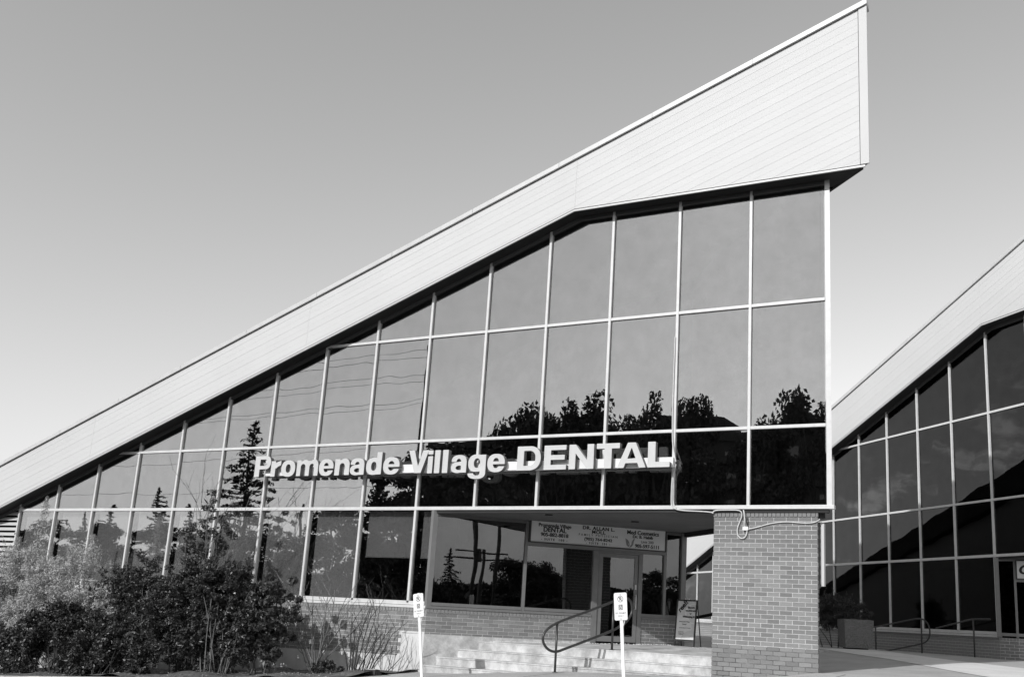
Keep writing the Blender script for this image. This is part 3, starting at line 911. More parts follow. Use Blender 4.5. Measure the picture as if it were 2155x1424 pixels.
MB().tube([(.62, 0, 0), (.62, 0, .88)], .05, 8).build('post', M['black'], t)
MB().tube([(2.6, -.3, 0), (2.6, -.3, 1.32)], .05, 8).build('post', M['black'], t)

# ------------------------------------------------------------------ lettering from shapes: masks traced into outlines
def trace(mask_fn, x0, x1, y0, y1, res):
    nx, ny = int((x1 - x0) / res) + 4, int((y1 - y0) / res) + 4
    X, Y = np.meshgrid(x0 - 1.5 * res + np.arange(nx) * res, y0 - 1.5 * res + np.arange(ny) * res)
    F = np.zeros(X.shape)
    for dx in (-.33, 0, .33):
        for dy in (-.33, 0, .33):
            F += mask_fn(X + dx * res, Y + dy * res).astype(float)
    F /= 9.0
    F[0, :] = F[-1, :] = 0; F[:, 0] = F[:, -1] = 0
    segs = {}
    def ip(a, b, fa, fb):
        t = (0.5 - fa) / (fb - fa)
        return (a[0] + (b[0] - a[0]) * t, a[1] + (b[1] - a[1]) * t)
    I = F > 0.5
    js, is_ = np.where((I[:-1, :-1].astype(int) + I[1:, :-1] + I[:-1, 1:] + I[1:, 1:]) % 4 != 0)
    for j, i in zip(js, is_):
        c = [(i, j), (i + 1, j), (i + 1, j + 1), (i, j + 1)]
        f = [F[q[1], q[0]] for q in c]
        P_ = [(X[q[1], q[0]], Y[q[1], q[0]]) for q in c]
        cr = []
        for k in range(4):
            k2 = (k + 1) % 4
            if (f[k] > .5) != (f[k2] > .5):
                key = (min(c[k], c[k2]), max(c[k], c[k2]))
                cr.append((key, ip(P_[k], P_[k2], f[k], f[k2]), f[k] > .5))
        if len(cr) == 2: pairs = [(0, 1)]
        elif len(cr) == 4: pairs = [(0, 1), (2, 3)] if cr[0][2] else [(1, 2), (3, 0)]
        else: continue
        for a, b in pairs:
            segs.setdefault(cr[a][0], []).append((cr[b][0], cr[a][1], cr[b][1]))
            segs.setdefault(cr[b][0], []).append((cr[a][0], cr[b][1], cr[a][1]))
    loops, seen = [], set()
    for k0 in segs:
        if k0 in seen: continue
        loop, k, prev = [], k0, None
        while k not in seen:
            seen.add(k)
            nb = [s for s in segs[k] if s[0] != prev]
            if not nb: break
            loop.append(nb[0][1])
            prev, k = k, nb[0][0]
        if len(loop) > 6: loops.append(loop)
    out = []
    for lp in loops:
        # Douglas-Peucker
        P_ = np.array(lp)
        far_i = int(np.argmax(((P_ - P_[0]) ** 2).sum(1)))
        def dp(a, b):
            if b <= a + 1: return []
            p, q = P_[a], P_[b % len(P_)]
            d = q - p
            L = math.hypot(*d) or 1e-9
            r = np.abs((P_[a + 1:b, 0] - p[0]) * d[1] - (P_[a + 1:b, 1] - p[1]) * d[0]) / L
            m_ = int(np.argmax(r))
            if r[m_] < res * 0.28: return []
            m_ += a + 1
            return dp(a, m_) + [m_] + dp(m_, b)
        idx = [0] + dp(0, far_i) + [far_i] + dp(far_i, len(P_))
        out.append([tuple(P_[i]) for i in idx])
    return out

def outline_mesh(loops, depth, name, mats, side_mat=False):
    cu = bpy.data.curves.new(name, 'CURVE')
    cu.dimensions = '2D'
    cu.fill_mode = 'BOTH'
    cu.extrude = depth / 2
    for lp in loops:
        sp = cu.splines.new('POLY')
        sp.points.add(len(lp) - 1)
        for i, p in enumerate(lp): sp.points[i].co = (p[0], p[1], 0, 1)
        sp.use_cyclic_u = True
    ob = bpy.data.objects.new('tmp', cu)
    COL.objects.link(ob)
    dg = bpy.context.evaluated_depsgraph_get()
    me = bpy.data.meshes.new_from_object(ob.evaluated_get(dg))
    bpy.data.objects.remove(ob)
    bpy.data.curves.remove(cu)
    me.name = name
    # stand it up: (x, y, z) -> (x, -z, y), so that the face looks towards -y
    n = len(me.vertices)
    co = np.empty(n * 3); me.vertices.foreach_get('co', co); co = co.reshape(-1, 3)
    me.vertices.foreach_set('co', np.stack([co[:, 0], -co[:, 2], co[:, 1]], 1).ravel())
    me.materials.clear()
    for m in mats: me.materials.append(m)
    me.update()
    if side_mat:
        for p in me.polygons:
            p.material_index = 1 if abs(p.normal.y) < .5 else 0
    return me

def text_mesh(body, size, mats, depth=.002, bold=0.0, align='CENTER', spacing=1.0, shear=0.0, heavy=0.0):
    cu = bpy.data.curves.new('txt', 'FONT')
    cu.body = body; cu.size = size; cu.offset = bold * size; cu.extrude = depth / 2
    cu.align_x = align; cu.space_character = spacing; cu.shear = shear
    cu.resolution_u = 4
    ob = bpy.data.objects.new('tmp', cu)
    COL.objects.link(ob)
    dg = bpy.context.evaluated_depsgraph_get()
    me = bpy.data.meshes.new_from_object(ob.evaluated_get(dg))
    bpy.data.objects.remove(ob); bpy.data.curves.remove(cu)
    me.name = 'lettering'
    n = len(me.vertices)
    co = np.empty(n * 3); me.vertices.foreach_get('co', co); co = co.reshape(-1, 3)
    me.vertices.foreach_set('co', np.stack([co[:, 0], -co[:, 2], co[:, 1]], 1).ravel())
    me.materials.clear()
    for m in mats: me.materials.append(m)
    if heavy:
        # heavier strokes: the same letters laid twice, a hair apart sideways and in height off the board
        vs = np.stack([co[:, 0], -co[:, 2], co[:, 1]], 1)
        fs = [tuple(p.vertices) for p in me.polygons]
        v2 = vs + np.array([heavy * size, -.0006, 0.0])
        v3 = vs + np.array([heavy * size * .5, -.0012, heavy * size * .35])
        k = len(vs)
        me2 = bpy.data.meshes.new('lettering')
        me2.from_pydata([tuple(q) for q in np.concatenate([vs, v2, v3])], [], fs + [tuple(i + k for i in f) for f in fs] + [tuple(i + 2 * k for i in f) for f in fs])
        for m in mats: me2.materials.append(m)
        me = me2
    me.update()
    return me

def rc(x0, y0, x1, y1): return lambda X, Y: (X >= x0) & (X <= x1) & (Y >= y0) & (Y <= y1)
def el(cx, cy, rx, ry, n=2.3): return lambda X, Y: (np.abs((X - cx) / rx) ** n + np.abs((Y - cy) / ry) ** n) <= 1
def pg(pts):
    def f(X, Y):
        ins = np.zeros(X.shape, bool)
        n = len(pts)
        for i in range(n):
            (xa, ya), (xb, yb) = pts[i], pts[(i + 1) % n]
            c = ((ya > Y) != (yb > Y))
            with np.errstate(divide='ignore', invalid='ignore'):
                xx = (xb - xa) * (Y - ya) / ((yb - ya) if yb != ya else 1e-9) + xa
            ins ^= c & (X < xx)
        return ins
    return f
def U(*a): return lambda X, Y: np.logical_or.reduce([q(X, Y) for q in a])
def D_(a, *b): return lambda X, Y: a(X, Y) & ~np.logical_or.reduce([q(X, Y) for q in b])
def AND(*a): return lambda X, Y: np.logical_and.reduce([q(X, Y) for q in a])
H_, XH, S_, SL = .510, .378, .158, .140
def glyph(ch, w):
    if ch == 'P':
        y0, yc = .185, (.185 + H_) / 2
        return U(rc(0, 0, S_, H_), D_(U(rc(0, y0, w - .15, H_), el(w - .17, yc, .17, (H_ - y0) / 2)), rc(S_, y0 + .085, w - .19, H_ - .085), el(w - .19, yc, .075, (H_ - y0) / 2 - .085)))
    if ch == 'D':
        return U(rc(0, 0, S_, H_), D_(U(rc(0, 0, w - .25, H_), el(w - .27, H_ / 2, .27, H_ / 2)), rc(S_, .095, w - .28, H_ - .095), el(w - .28, H_ / 2, .155, H_ / 2 - .095)))
    if ch == 'E': return U(rc(0, 0, S_, H_), rc(0, 0, w, .1), rc(0, H_ - .1, w - .01, H_), rc(0, .205, w - .04, .305))
    if ch == 'N': return U(rc(0, 0, S_ - .01, H_), rc(w - S_ + .01, 0, w, H_), pg([(0, H_), (.145, H_), (w, 0), (w - .145, 0)]))
    if ch == 'T': return U(rc(0, H_ - .105, w, H_), rc(w / 2 - S_ / 2, 0, w / 2 + S_ / 2, H_))
    if ch == 'A': return U(D_(pg([(0, 0), (w / 2 - .085, H_), (w / 2 + .085, H_), (w, 0)]), pg([(.14, -.01), (w / 2, H_ - .10), (w - .14, -.01)])), AND(rc(0, .095, w, .185), pg([(0, 0), (w / 2 - .085, H_), (w / 2 + .085, H_), (w, 0)])))
    if ch == 'L': return U(rc(0, 0, S_, H_), rc(0, 0, w, .105))
    if ch == 'V': return pg([(0, H_), (.15, H_), (w / 2, .15), (w - .15, H_), (w, H_), (w / 2 + .085, 0), (w / 2 - .085, 0)])
    if ch == 'l': return rc(0, 0, w, H_)
    if ch == 'i': return U(rc(0, 0, w, XH), rc(0, H_ - .09, w, H_))
    if ch == 'o': return D_(el(w / 2, XH / 2, w / 2, XH / 2 + .008, 2.4), el(w / 2, XH / 2, w / 2 - SL, XH / 2 - .085, 2.2))
    if ch == 'e':
        ring = D_(el(w / 2, XH / 2, w / 2, XH / 2 + .008, 2.4), el(w / 2, XH / 2, w / 2 - SL, XH / 2 - .078, 2.2), rc(w / 2 + .03, .115, w + .1, .163))
        return U(ring, AND(rc(.06, .163, w - .004, .225), el(w / 2, XH / 2, w / 2, XH / 2, 2.6)))
    if ch == 'r': return U(rc(0, 0, SL, XH), AND(rc(SL - .02, .20, w, XH + .004), D_(el(w + .04, .195, w + .04 - SL * .35, .185, 2.0), el(w + .06, .16, w - SL + .04, .115, 2.0))))
    if ch == 'n':
        return U(rc(0, 0, SL, XH), D_(U(rc(SL * .5, 0, w - .12, XH - .02), el(w - .15, XH - .16, .15, .168, 2.3), rc(w - SL, 0, w, XH - .15)), rc(SL, -.1, w - SL, XH - .17), el(w / 2, XH - .18, w / 2 - SL, .085, 2.2)))
    if ch == 'm':
        s = .122; p = (w - s) / 2
        def arch(a, b): return D_(U(rc(a + s * .5, 0, b - .10, XH - .02), el(b - .13, XH - .15, .13, .158, 2.3), rc(b - s, 0, b, XH - .14)), rc(a + s, -.1, b - s, XH - .16), el((a + b) / 2, XH - .165, (b - a) / 2 - s, .075, 2.2))
        return U(rc(0, 0, s, XH), arch(0, p + s), arch(p, w))
    if ch == 'a':
        bowl = D_(el(w * .42, .112, w * .42, .12, 2.3), el(w * .50, .105, w * .5 - SL + .02, .05, 2.0))
        topa = AND(rc(0, .235, w, XH + .01), D_(el(w / 2 - .01, XH - .125, w / 2 - .02, .133, 2.4), el(w / 2 - .015, XH - .14, w / 2 - SL - .01, .068, 2.0)))
        link_ = AND(rc(w * .35, .17, w - SL + .05, .25), pg([(w * .3, .17), (w - .1, .20), (w - .1, .255), (w * .3, .222)]))
        return U(bowl, topa, link_, rc(w - SL - .025, .0, w - .025, XH - .12))
    if ch == 'd': return U(D_(el((w) / 2 - .01, XH / 2, w / 2 - .01, XH / 2 + .008, 2.4), el(w / 2, XH / 2, w / 2 - SL, XH / 2 - .085, 2.2)), rc(w - SL, 0, w, H_))
    if ch == 'g':
        o_ = D_(el(w / 2 - .01, XH / 2 + .01, w / 2 - .01, XH / 2, 2.4), el(w / 2, XH / 2 + .01, w / 2 - SL, XH / 2 - .085, 2.2))
        hook = AND(rc(0, -.15, w, -.02), D_(el(w / 2, -.02, w / 2, .125, 2.4), el(w / 2, -.02, w / 2 - SL, .05, 2.2)))
        return U(o_, rc(w - SL, -.03, w, XH), hook)
    return rc(0, 0, w, H_)

# ---- the big channel-letter sign
sg = thing('channel_letter_sign', 'white channel-letter sign reading Promenade Village DENTAL across the glass front', 'sign', (-13.78, -.25, 3.475))
ext = [('P', -13.78, -13.28), ('r', -13.26, -12.95), ('o', -12.93, -12.50), ('m', -12.45, -11.80), ('e', -11.77, -11.34), ('n', -11.30, -10.87), ('a', -10.85, -10.42), ('d', -10.39, -9.96), ('e', -9.91, -9.46),
       ('V', -9.22, -8.69), ('i', -8.70, -8.565), ('l', -8.52, -8.38), ('l', -8.31, -8.17), ('a', -8.08, -7.66), ('g', -7.64, -7.20), ('e', -7.16, -6.73),
       ('D', -6.43, -5.87), ('E', -5.79, -5.27), ('N', -5.21, -4.65), ('T', -4.59, -4.08), ('A', -4.13, -3.51), ('L', -3.47, -3.01)]
GC = {}
for ch, a, b in ext:
    w = round(b - a, 2)
    if (ch, w) not in GC:
        lp = trace(glyph(ch, w), 0, w, -.16, H_, .0075)
        GC[(ch, w)] = outline_mesh(lp, .11, 'letter', [M['letter_face'], M['letter_side']], True)
    zo = 0.0 + 0.012 * (a + 13.78) / 10.7 * (1 if ch.isupper() else -1)
    o = link('letter', GC[(ch, w)], sg, (a + 13.78, .0, zo - .01))
box('raceway', (.24, .075, .03), (10.79, .20, .215), M['white_sign'], sg)
for k in range(7):
    xk = .78 + k * MOD + (-1.53 * 9 + 13.78 - .06)
for k in range(2, 10):
    xk = -k * MOD + 13.78
    if .25 < xk < 10.8: box('bracket', (xk - .02, .20, .05), (xk + .02, .252, .19), M['letter_side'], sg)
# service cables down the mullion and along to the pillar
cb = thing('service_cable', 'pale cables from the end of the letter sign down to a box on the pillar', 'cable', (-3.06, -.03, 2.70))
def rc_(p): return (p[0] + 3.06, p[1] + .03, p[2] - 2.70)
for pl in ([(-3.075, -.02, 6.2), (-3.080, -.03, 5.4), (-3.085, -.02, 4.4), (-3.06, -.03, 3.95), (-2.98, -.10, 3.70), (-2.95, -.12, 3.60)],
           [(-2.95, -.10, 3.56), (-3.00, -.06, 3.42), (-3.055, -.03, 3.30), (-3.06, -.025, 2.86), (-3.05, -.03, 2.76), (-2.98, -.03, 2.685), (-2.80, -.02, 2.655), (-2.5, -.02, 2.645), (-2.32, .02, 2.635), (-2.2, .03, 2.62)],
           [(-2.99, -.10, 3.56), (-3.03, -.05, 3.40), (-3.025, -.025, 3.28), (-3.025, -.02, 2.86), (-3.0, -.03, 2.76), (-2.95, -.03, 2.70)],
           [(-2.215, .0, 2.60), (-2.20, -.01, 2.645), (-2.13, -.01, 2.665), (-1.9, -.01, 2.667), (-1.70, -.01, 2.665), (-1.645, .0, 2.63), (-1.64, .02, 2.56), (-1.69, .03, 2.44), (-1.735, .03, 2.32), (-1.73, .03, 2.20), (-1.66, .03, 2.125), (-1.58, .03, 2.15), (-1.545, .03, 2.23), (-1.545, .03, 2.29)]):
    MB().tube([rc_(p) for p in smooth_loop(pl, 2, False)], .0125, 7).build('cable_run', M['cable'], cb, smooth=True)
MB().tube([rc_(p) for p in ((-1.615, .02, 2.67), (-1.60, .01, 2.62), (-1.59, .035, 2.50), (-1.585, .035, 2.34))], .014, 8).build('conduit', M['cable'], cb, smooth=True)
bevel(box('junction_box', rc_((-1.625, .0, 2.285))[:3], rc_((-1.52, .05, 2.355))[:3], M['white_sign'], cb), .006)
MB().tube([rc_(p) for p in smooth_loop([(-1.52, .03, 2.32), (-1.55, .03, 2.42), (-1.575, .03, 2.52), (-1.55, .03, 2.54), (-1.525, .03, 2.46), (-1.535, .03, 2.34)], 2, False)], .006, 6).build('loop_wire', M['black'], cb, smooth=True)
MB().tube([rc_(p) for p in smooth_loop([(-1.52, .02, 2.31), (-1.35, .035, 2.345), (-1.1, .035, 2.42), (-.8, .035, 2.455), (-.55, .035, 2.43), (-.35, .035, 2.425), (-.24, .035, 2.455), (-.18, .03, 2.50)], 2, False)], .011, 7).build('cable_run', M['cable'], cb, smooth=True)

# flat box sign behind the pillar's outer edge
hs = thing('hanging_panel', 'narrow white panel hanging beside the right edge of the brick pillar', 'panel', (-.235, .13, 1.30))
MB().hull([(0, .03, .03), (.055, .03, .03), (.055, .10, .03), (0, .10, .03)], [(0, .03, 1.16), (.055, .03, 1.16), (.055, .10, 1.16), (0, .10, 1.16)]).build('shaded_edge', M['letter_side'], hs)  # the pillar's shadow on the panel, set in as a darker strip
MB().hull([(.055, .0, .0), (.105, .0, .0), (.105, .12, .0), (.055, .12, .0)], [(.055, .0, 1.13), (.105, .0, 1.13), (.105, .12, 1.13), (.055, .12, 1.13)]).build('panel_board', M['trim'], hs)

# ---- suite sign above the door (on the angled wall)
c45 = math.cos(math.radians(45))
def onrec(t, off, z): return (-8.631 + (t + off) * c45, (t - off) * c45, z)   # off > 0 = in front of the wall
ss = thing('suite_sign_board', 'long shaded sign board over the door listing the dental, family physician and cosmetics suites', 'sign', onrec(2.25, .03, 2.16), math.radians(45))
box('panel', (-.01, -.02, .0), (3.32, .02, .475), M['sign_face'], ss)
for a, b in (((-.045, -.035, -.02), (-.012, .02, .50)), ((3.322, -.035, -.02), (3.355, .02, .50)), ((-.012, -.035, -.02), (3.322, .02, -.002)), ((-.012, -.035, .477), (3.322, .02, .50))):
    box('sign_frame', a, b, M['ink_mid'], ss)
def word(parent, body, size, x, z, bold=.012, m='ink', y=-.0215, sp=1.0, sx=1.0, rot=0.0, shear=0.0, depth=.002):
    me = text_mesh(body, size, [M[m]], depth, min(.0115, bold * 1.2) if not any(q in body for q in ('M', 'm')) else min(.006, bold), spacing=sp, shear=shear, heavy=(.065 if bold > .009 else 0.0))
    o = link('lettering', me, parent, (x, y, z))
    o.scale = (sx, 1, 1)
    if rot: o.rotation_euler = (0, -rot, 0)
    return o
word(ss, 'Promenade Village', .112, .55, .350, .014, sx=.94)
word(ss, 'DENTAL', .150, .55, .240, .016, sx=.98)
word(ss, '905-882-8818', .118, .55, .135, .014, sx=1.0)
word(ss, '- SUITE  100 -', .070, .55, .045, .016, sp=1.5)
word(ss, 'DR. ALLAN L.', .112, 1.62, .365, .018, sp=1.1, sx=1.1)
word(ss, 'MOLL', .112, 1.62, .280, .018, sp=1.1, sx=1.1)
word(ss, 'FAMILY PHYSICIAN', .072, 1.62, .215, .008, sp=1.5, sx=1.1)
word(ss, '(905) 764-8242', .096, 1.62, .115, .016, sp=1.05, sx=1.1)
word(ss, '- SUITE  101 -', .066, 1.62, .035, .016, sp=1.5)
word(ss, 'Med Cosmetics', .130, 2.74, .335, .018, sx=1.0)
word(ss, 'Dr. B. Habib', .098, 2.74, .250, .016, sx=1.05)
word(ss, 'Unit 200', .088, 2.86, .145, .008, sx=1.05)
word(ss, '905-597-5111', .112, 2.86, .035, .014, sx=1.0)
# winged emblem beside the suite number
emb = U(D_(pg([(0, .2), (.06, .17), (.10, .12), (.115, .05), (.09, .0), (.035, .04), (.015, .11)]), pg([(.07, .10), (.10, .06), (.085, .05)])),
        pg([(.24, .21), (.20, .19), (.165, .13), (.155, .07), (.12, .02), (.10, -.01), (.16, .01), (.20, .06), (.215, .13)]))
link('emblem', outline_mesh(trace(emb, 0, .25, -.02, .22, .004), .002, 'emblem', [M['ink_grey']]), ss, (2.30, -.0215, .03))

# ---- rear office sign, cut by the picture edge
os_ = thing('tenant_sign_board', 'shaded sign board with bold letters OX in the rear office entrance', 'sign',
            (BX + 7.70 * c45 + .50, BY - 7.70 * c45 - .04, 2.12))
box('panel', (0, -.02, .0), (2.2, .02, .46), M['sign_face'], os_)
for a, b in (((-.03, -.03, -.02), (-.001, .02, .48)), ((-.001, -.03, -.02), (2.2, .02, -.001)), ((-.001, -.03, .461), (2.2, .02, .48))): box('sign_frame', a, b, M['ink_mid'], os_)
word(os_, 'OX', .34, .30, .12, .035, sx=1.1, shear=.2, sp=1.0)

# ------------------------------------------------------------------ accessible-parking signs
def ring_shape(cx, cy, r, t): return D_(el(cx, cy, r, r, 2), el(cx, cy, r - t, r - t, 2))
Pg = U(rc(-.016, -.032, -.006, .034), D_(el(.002, .016, .019, .019, 2.3), el(.002, .016, .0095, .0095, 2)))
nopk = U(ring_shape(0, 0, .056, .007), Pg, pg([(-.042, .034), (-.034, .042), (.042, -.034), (.034, -.042)]))
whl = D_(rc(-.040, -.048, .040, .048), U(D_(el(-.002, -.014, .026, .026, 2), el(-.002, -.014, .019, .019, 2), rc(.006, .0, .06, .05)), el(-.010, .034, .007, .007, 2), pg([(-.014, .026), (-.006, .026), (-.003, .008), (.012, .008), (.022, -.020), (.030, -.017), (.018, .014), (-.004, .014), (-.006, -.004), (-.012, -.004)])))
me_np = outline_mesh(trace(nopk, -.06, .06, -.06, .06, .0012), .0015, 'no_parking_symbol', [M['ink']])
me_wh = outline_mesh(trace(whl, -.045, .045, -.05, .05, .0012), .0015, 'wheelchair_symbol', [M['ink_grey']])
pan = lambda X, Y: AND(rc(-.13, 0, .13, .50), U(rc(-.10, -.1, .10, .6), rc(-.2, .03, .2, .47), el(-.10, .03, .03, .03, 2), el(.10, .03, .03, .03, 2), el(-.10, .47, .03, .03, 2), el(.10, .47, .03, .03, 2)))(X, Y)
me_pan = outline_mesh(trace(pan, -.13, .13, 0, .50, .005), .004, 'sign_panel', [M['white_sign'], M['letter_side']])
def park_sign(loc, label, lean, hpost, zpan, sc=1.0, yaw=0.0, lean_y=0.0):
    t = thing('parking_sign', label, 'parking sign', loc, yaw, 'accessible parking signs')
    t.rotation_euler = (lean_y, -lean, yaw)
    pb = MB()
    pb.add([(-.030, -.012, -.25), (.030, -.012, -.25), (.030, .012, -.25), (-.030, .012, -.25), (-.030, -.012, hpost), (.030, -.012, hpost), (.030, .012, hpost), (-.030, .012, hpost)],
           [(0, 3, 2, 1), (4, 5, 6, 7), (0, 1, 5, 4), (1, 2, 6, 5), (2, 3, 7, 6), (3, 0, 4, 7)])
    bevel(pb.build('post', M['white_sign'], t), .006)
    pn = link('sign_panel', me_pan, t, (0, -.018, zpan))
    pn.scale = (sc, 1, sc)
    link('no_parking_symbol', me_np, pn, (0, -.0035, .385))
    link('wheelchair_symbol', me_wh, pn, (0, -.0035, .235))
    o = word(pn, 'BY PERMIT', .042, 0, .115, .004, 'ink_grey', y=-.0035, sp=1.1)
    o = word(pn, 'ONLY', .038, 0, .065, .004, 'ink_grey', y=-.0035, sp=1.1)
    for z in (.462, .025): 
        MB().tube([(0, -.012, z), (0, -.002, z)], .007, 8).build('bolt', M['ink_mid'], pn)
    MB().tube([(.025, .005, zpan - .10), (.05, .006, zpan - .03), (.06, .004, zpan + .04)], .007, 6).build('tie_strap', M['white_sign'], t)
    return t
park_sign((-7.56, -1.52, gz(-7.56, -1.52)), 'leaning white accessible-parking sign in front of the left end of the steps', math.radians(8.5), 1.62, 1.15, .92)
park_sign((-2.955, -2.3, gz(-2.955, -2.3)), 'white accessible-parking sign standing before the entrance door and handrail', math.radians(4.8), 1.47, 1.035, .92)

# ------------------------------------------------------------------ sandwich board
sb = thing('sandwich_board', 'sandwich board with grey poster headed Free!! standing by the entrance corner post', 'sandwich board', (-4.08, 3.78, 0.0), math.radians(-8))
tilt = .12
def sheet_part(nm, pts, y, th, m, parent=sb):
    """upright polygon leaning back with the board"""
    return MB().prism(pts, [y + p[1] * tilt for p in pts], [y + th + p[1] * tilt for p in pts]).build(nm, m, parent)
for a in (((-.265, .0), (-.235, .0), (-.235, 1.05), (-.265, 1.05)), ((.235, .0), (.265, .0), (.265, 1.05), (.235, 1.05)), ((-.235, .115), (.235, .115), (.235, .15), (-.235, .15)), ((-.235, 1.02), (.235, 1.02), (.235, 1.05), (-.235, 1.05))):
    sheet_part('frame_bar', list(a), -.012, .03, M['black'])
sheet_part('poster', [(-.234, .152), (.234, .152), (.234, 1.018), (-.234, 1.018)], .0, .008, M['poster'])
def disc(cx, cz, r, a0, a1, n=24):
    return [(cx + r * math.cos(math.radians(a0 + (a1 - a0) * k / n)), cz + r * math.sin(math.radians(a0 + (a1 - a0) * k / n))) for k in range(n + 1)]
def lim(poly): 
    for c_ in ((1, 0, .232), (-1, 0, .232), (0, 1, 1.016), (0, -1, -.154)): poly = clip(poly, *c_)
    return poly
sheet_part('poster_shape', lim(disc(.20, .74, .235, 0, 350)), -.0012, .0010, M['poster_light'])
sheet_part('poster_shape', lim(disc(.22, .74, .212, 0, 350)), -.0024, .0010, M['poster'])
sheet_part('poster_shape', lim(disc(-.12, .42, .28, 0, 350)), -.0036, .0010, M['poster_light'])
sheet_part('poster_shape', lim(disc(.15, .10, .26, 0, 350)), -.0048, .0010, M['sign_face'])
box('carry_handle', (-.06, .12, 1.05), (.06, .135, 1.075), M['cable'], sb)
for sx in (-.25, .25):
    MB().tube([(sx, .14, 1.02), (sx, .36, 0)], .013, 6).build('rear_leg', M['black'], sb)
def bword(body, size, x, z, bold=.008, m='ink', rot=0, sx=1.0, y=-.0075, shear=0.0):
    o = word(sb, body, size, x, z, bold, m, y + z * tilt - .002, sx=sx, shear=shear)
    o.rotation_euler = (-math.atan(tilt), 0, 0) if not rot else (-math.atan(tilt), -rot, 0)
    return o
bword('Free!!', .165, -.085, .835, .02, rot=math.radians(48))
bword('Electric', .060, .12, .855, .014); bword('toothbrush', .056, .11, .785, .014); bword('or', .050, .115, .72, .014); bword('Whitening Kit', .060, .085, .645, .014)
bword('Promenade Village', .036, -.03, .54, .004, shear=.3); bword('Dental', .040, -.03, .48, .004, shear=.3)
bword('with examination & cleaning', .026, -.01, .405, .005)
for k, tx_ in enumerate(('Promenade Village', '1 Promenade Circle', '905-882-8818')): bword(tx_, .020, -.10, .315 - k * .030, .005)

# ------------------------------------------------------------------ planter and floodlight
pl_ = thing('planter', 'square exposed-aggregate planter standing in the shade behind the brick pillar', 'planter', (-1.84, 12.80, .0), math.radians(25))
tp = [(-.44, -.44), (.44, -.44), (.44, .44), (-.44, .44)]
bo = [(-.40, -.40), (.40, -.40), (.40, .40), (-.40, .40)]
bx_ = MB().hull([p + (.035,) for p in bo], [p + (.86,) for p in tp]).build('tub', M['aggregate'], pl_)
bevel(bx_, .012)
box('soil_fill', (-.38, -.38, .861), (.38, .38, .875), M['soil'], pl_)
box('foot_plinth', (-.30, -.30, -.02), (.30, .30, .034), M['dark'], pl_)
fl = thing('ground_floodlight', 'small black floodlight box at the edge of the bed beside the pavement', 'floodlight', (-8.77, -1.5, gz(-8.77, -1.5)), math.radians(12))
hb_ = MB().hull([(-.16, -.06, .0), (.10, -.06, .0), (.20, .06, .0), (-.14, .12, .0)], [(-.15, -.05, .13), (.09, -.05, .13), (.13, .06, .12), (-.12, .10, .12)]).build('housing', M['black'], fl)
bevel(hb_, .012)
box('lens_frame', (-.15, -.075, .025), (.09, -.062, .115), M['rail'], fl)
MB().tube([(0, .1, .0), (.25, .16, .02), (.38, .12, .01)], .008, 6).build('supply_lead', M['black'], fl)

# ------------------------------------------------------------------ plants
NP = np.random.default_rng(4)
def leaf_mesh(name, P, D, L, Wd, m, up_bias=.3, rng=NP, fold=True):
    """P centres, D outward directions; small pointed leaves, each a folded kite of four triangles"""
    n = len(P)
    a = rng.normal(size=(n, 3)); a += D * .9; a[:, 2] += up_bias * -.3
    a /= np.linalg.norm(a, axis=1)[:, None]                       # leaf axis
    nn = rng.normal(size=(n, 3)) * .8 + D * .7; nn[:, 2] += .7
    b = np.cross(a, nn); b /= (np.linalg.norm(b, axis=1)[:, None] + 1e-9)
    nr = np.cross(b, a)
    l = (L * rng.uniform(.6, 1.3, n))[:, None]; w = (Wd * rng.uniform(.7, 1.2, n))[:, None]
    v0 = P - a * l * .5; v1 = P + b * w * .5 + nr * w * .15 - a * l * .05; v2 = P + a * l * .5; v3 = P - b * w * .5 + nr * w * .15 - a * l * .05
    V = np.stack([v0, v1, v2, v3], 1).reshape(-1, 3)
    base = np.arange(n)[:, None] * 4
    F = np.concatenate([base + [0, 1, 2], base + [0, 2, 3]], 1).reshape(-1, 3)
    return V, F
def np_mesh(name, V, F, m):
    me = bpy.data.meshes.new(name)
    k = F.shape[1]
    me.vertices.add(len(V)); me.vertices.foreach_set('co', V.astype(np.float32).ravel())
    me.loops.add(F.size); me.loops.foreach_set('vertex_index', F.astype(np.int32).ravel())
    me.polygons.add(len(F)); me.polygons.foreach_set('loop_start', (np.arange(len(F)) * k).astype(np.int32))
    me.update(calc_edges=True)
    me.materials.append(m)
    return me

def crown_points(rng, lobes, n, shell=.55):
    """points spread through ellipsoid lobes, denser near their skins; returns P, outward dirs"""
    vol = np.array([l[3] * l[4] * l[5] for l in lobes]) ** .75
    ks = rng.choice(len(lobes), n, p=vol / vol.sum())
    d = rng.normal(size=(n, 3)); d /= np.linalg.norm(d, axis=1)[:, None]
    r = 1 - shell * rng.random(n) ** 1.4 + rng.normal(size=n) * .07
    Lb = np.array(lobes)
    return Lb[ks, :3] + d * r[:, None] * Lb[ks, 3:6], d

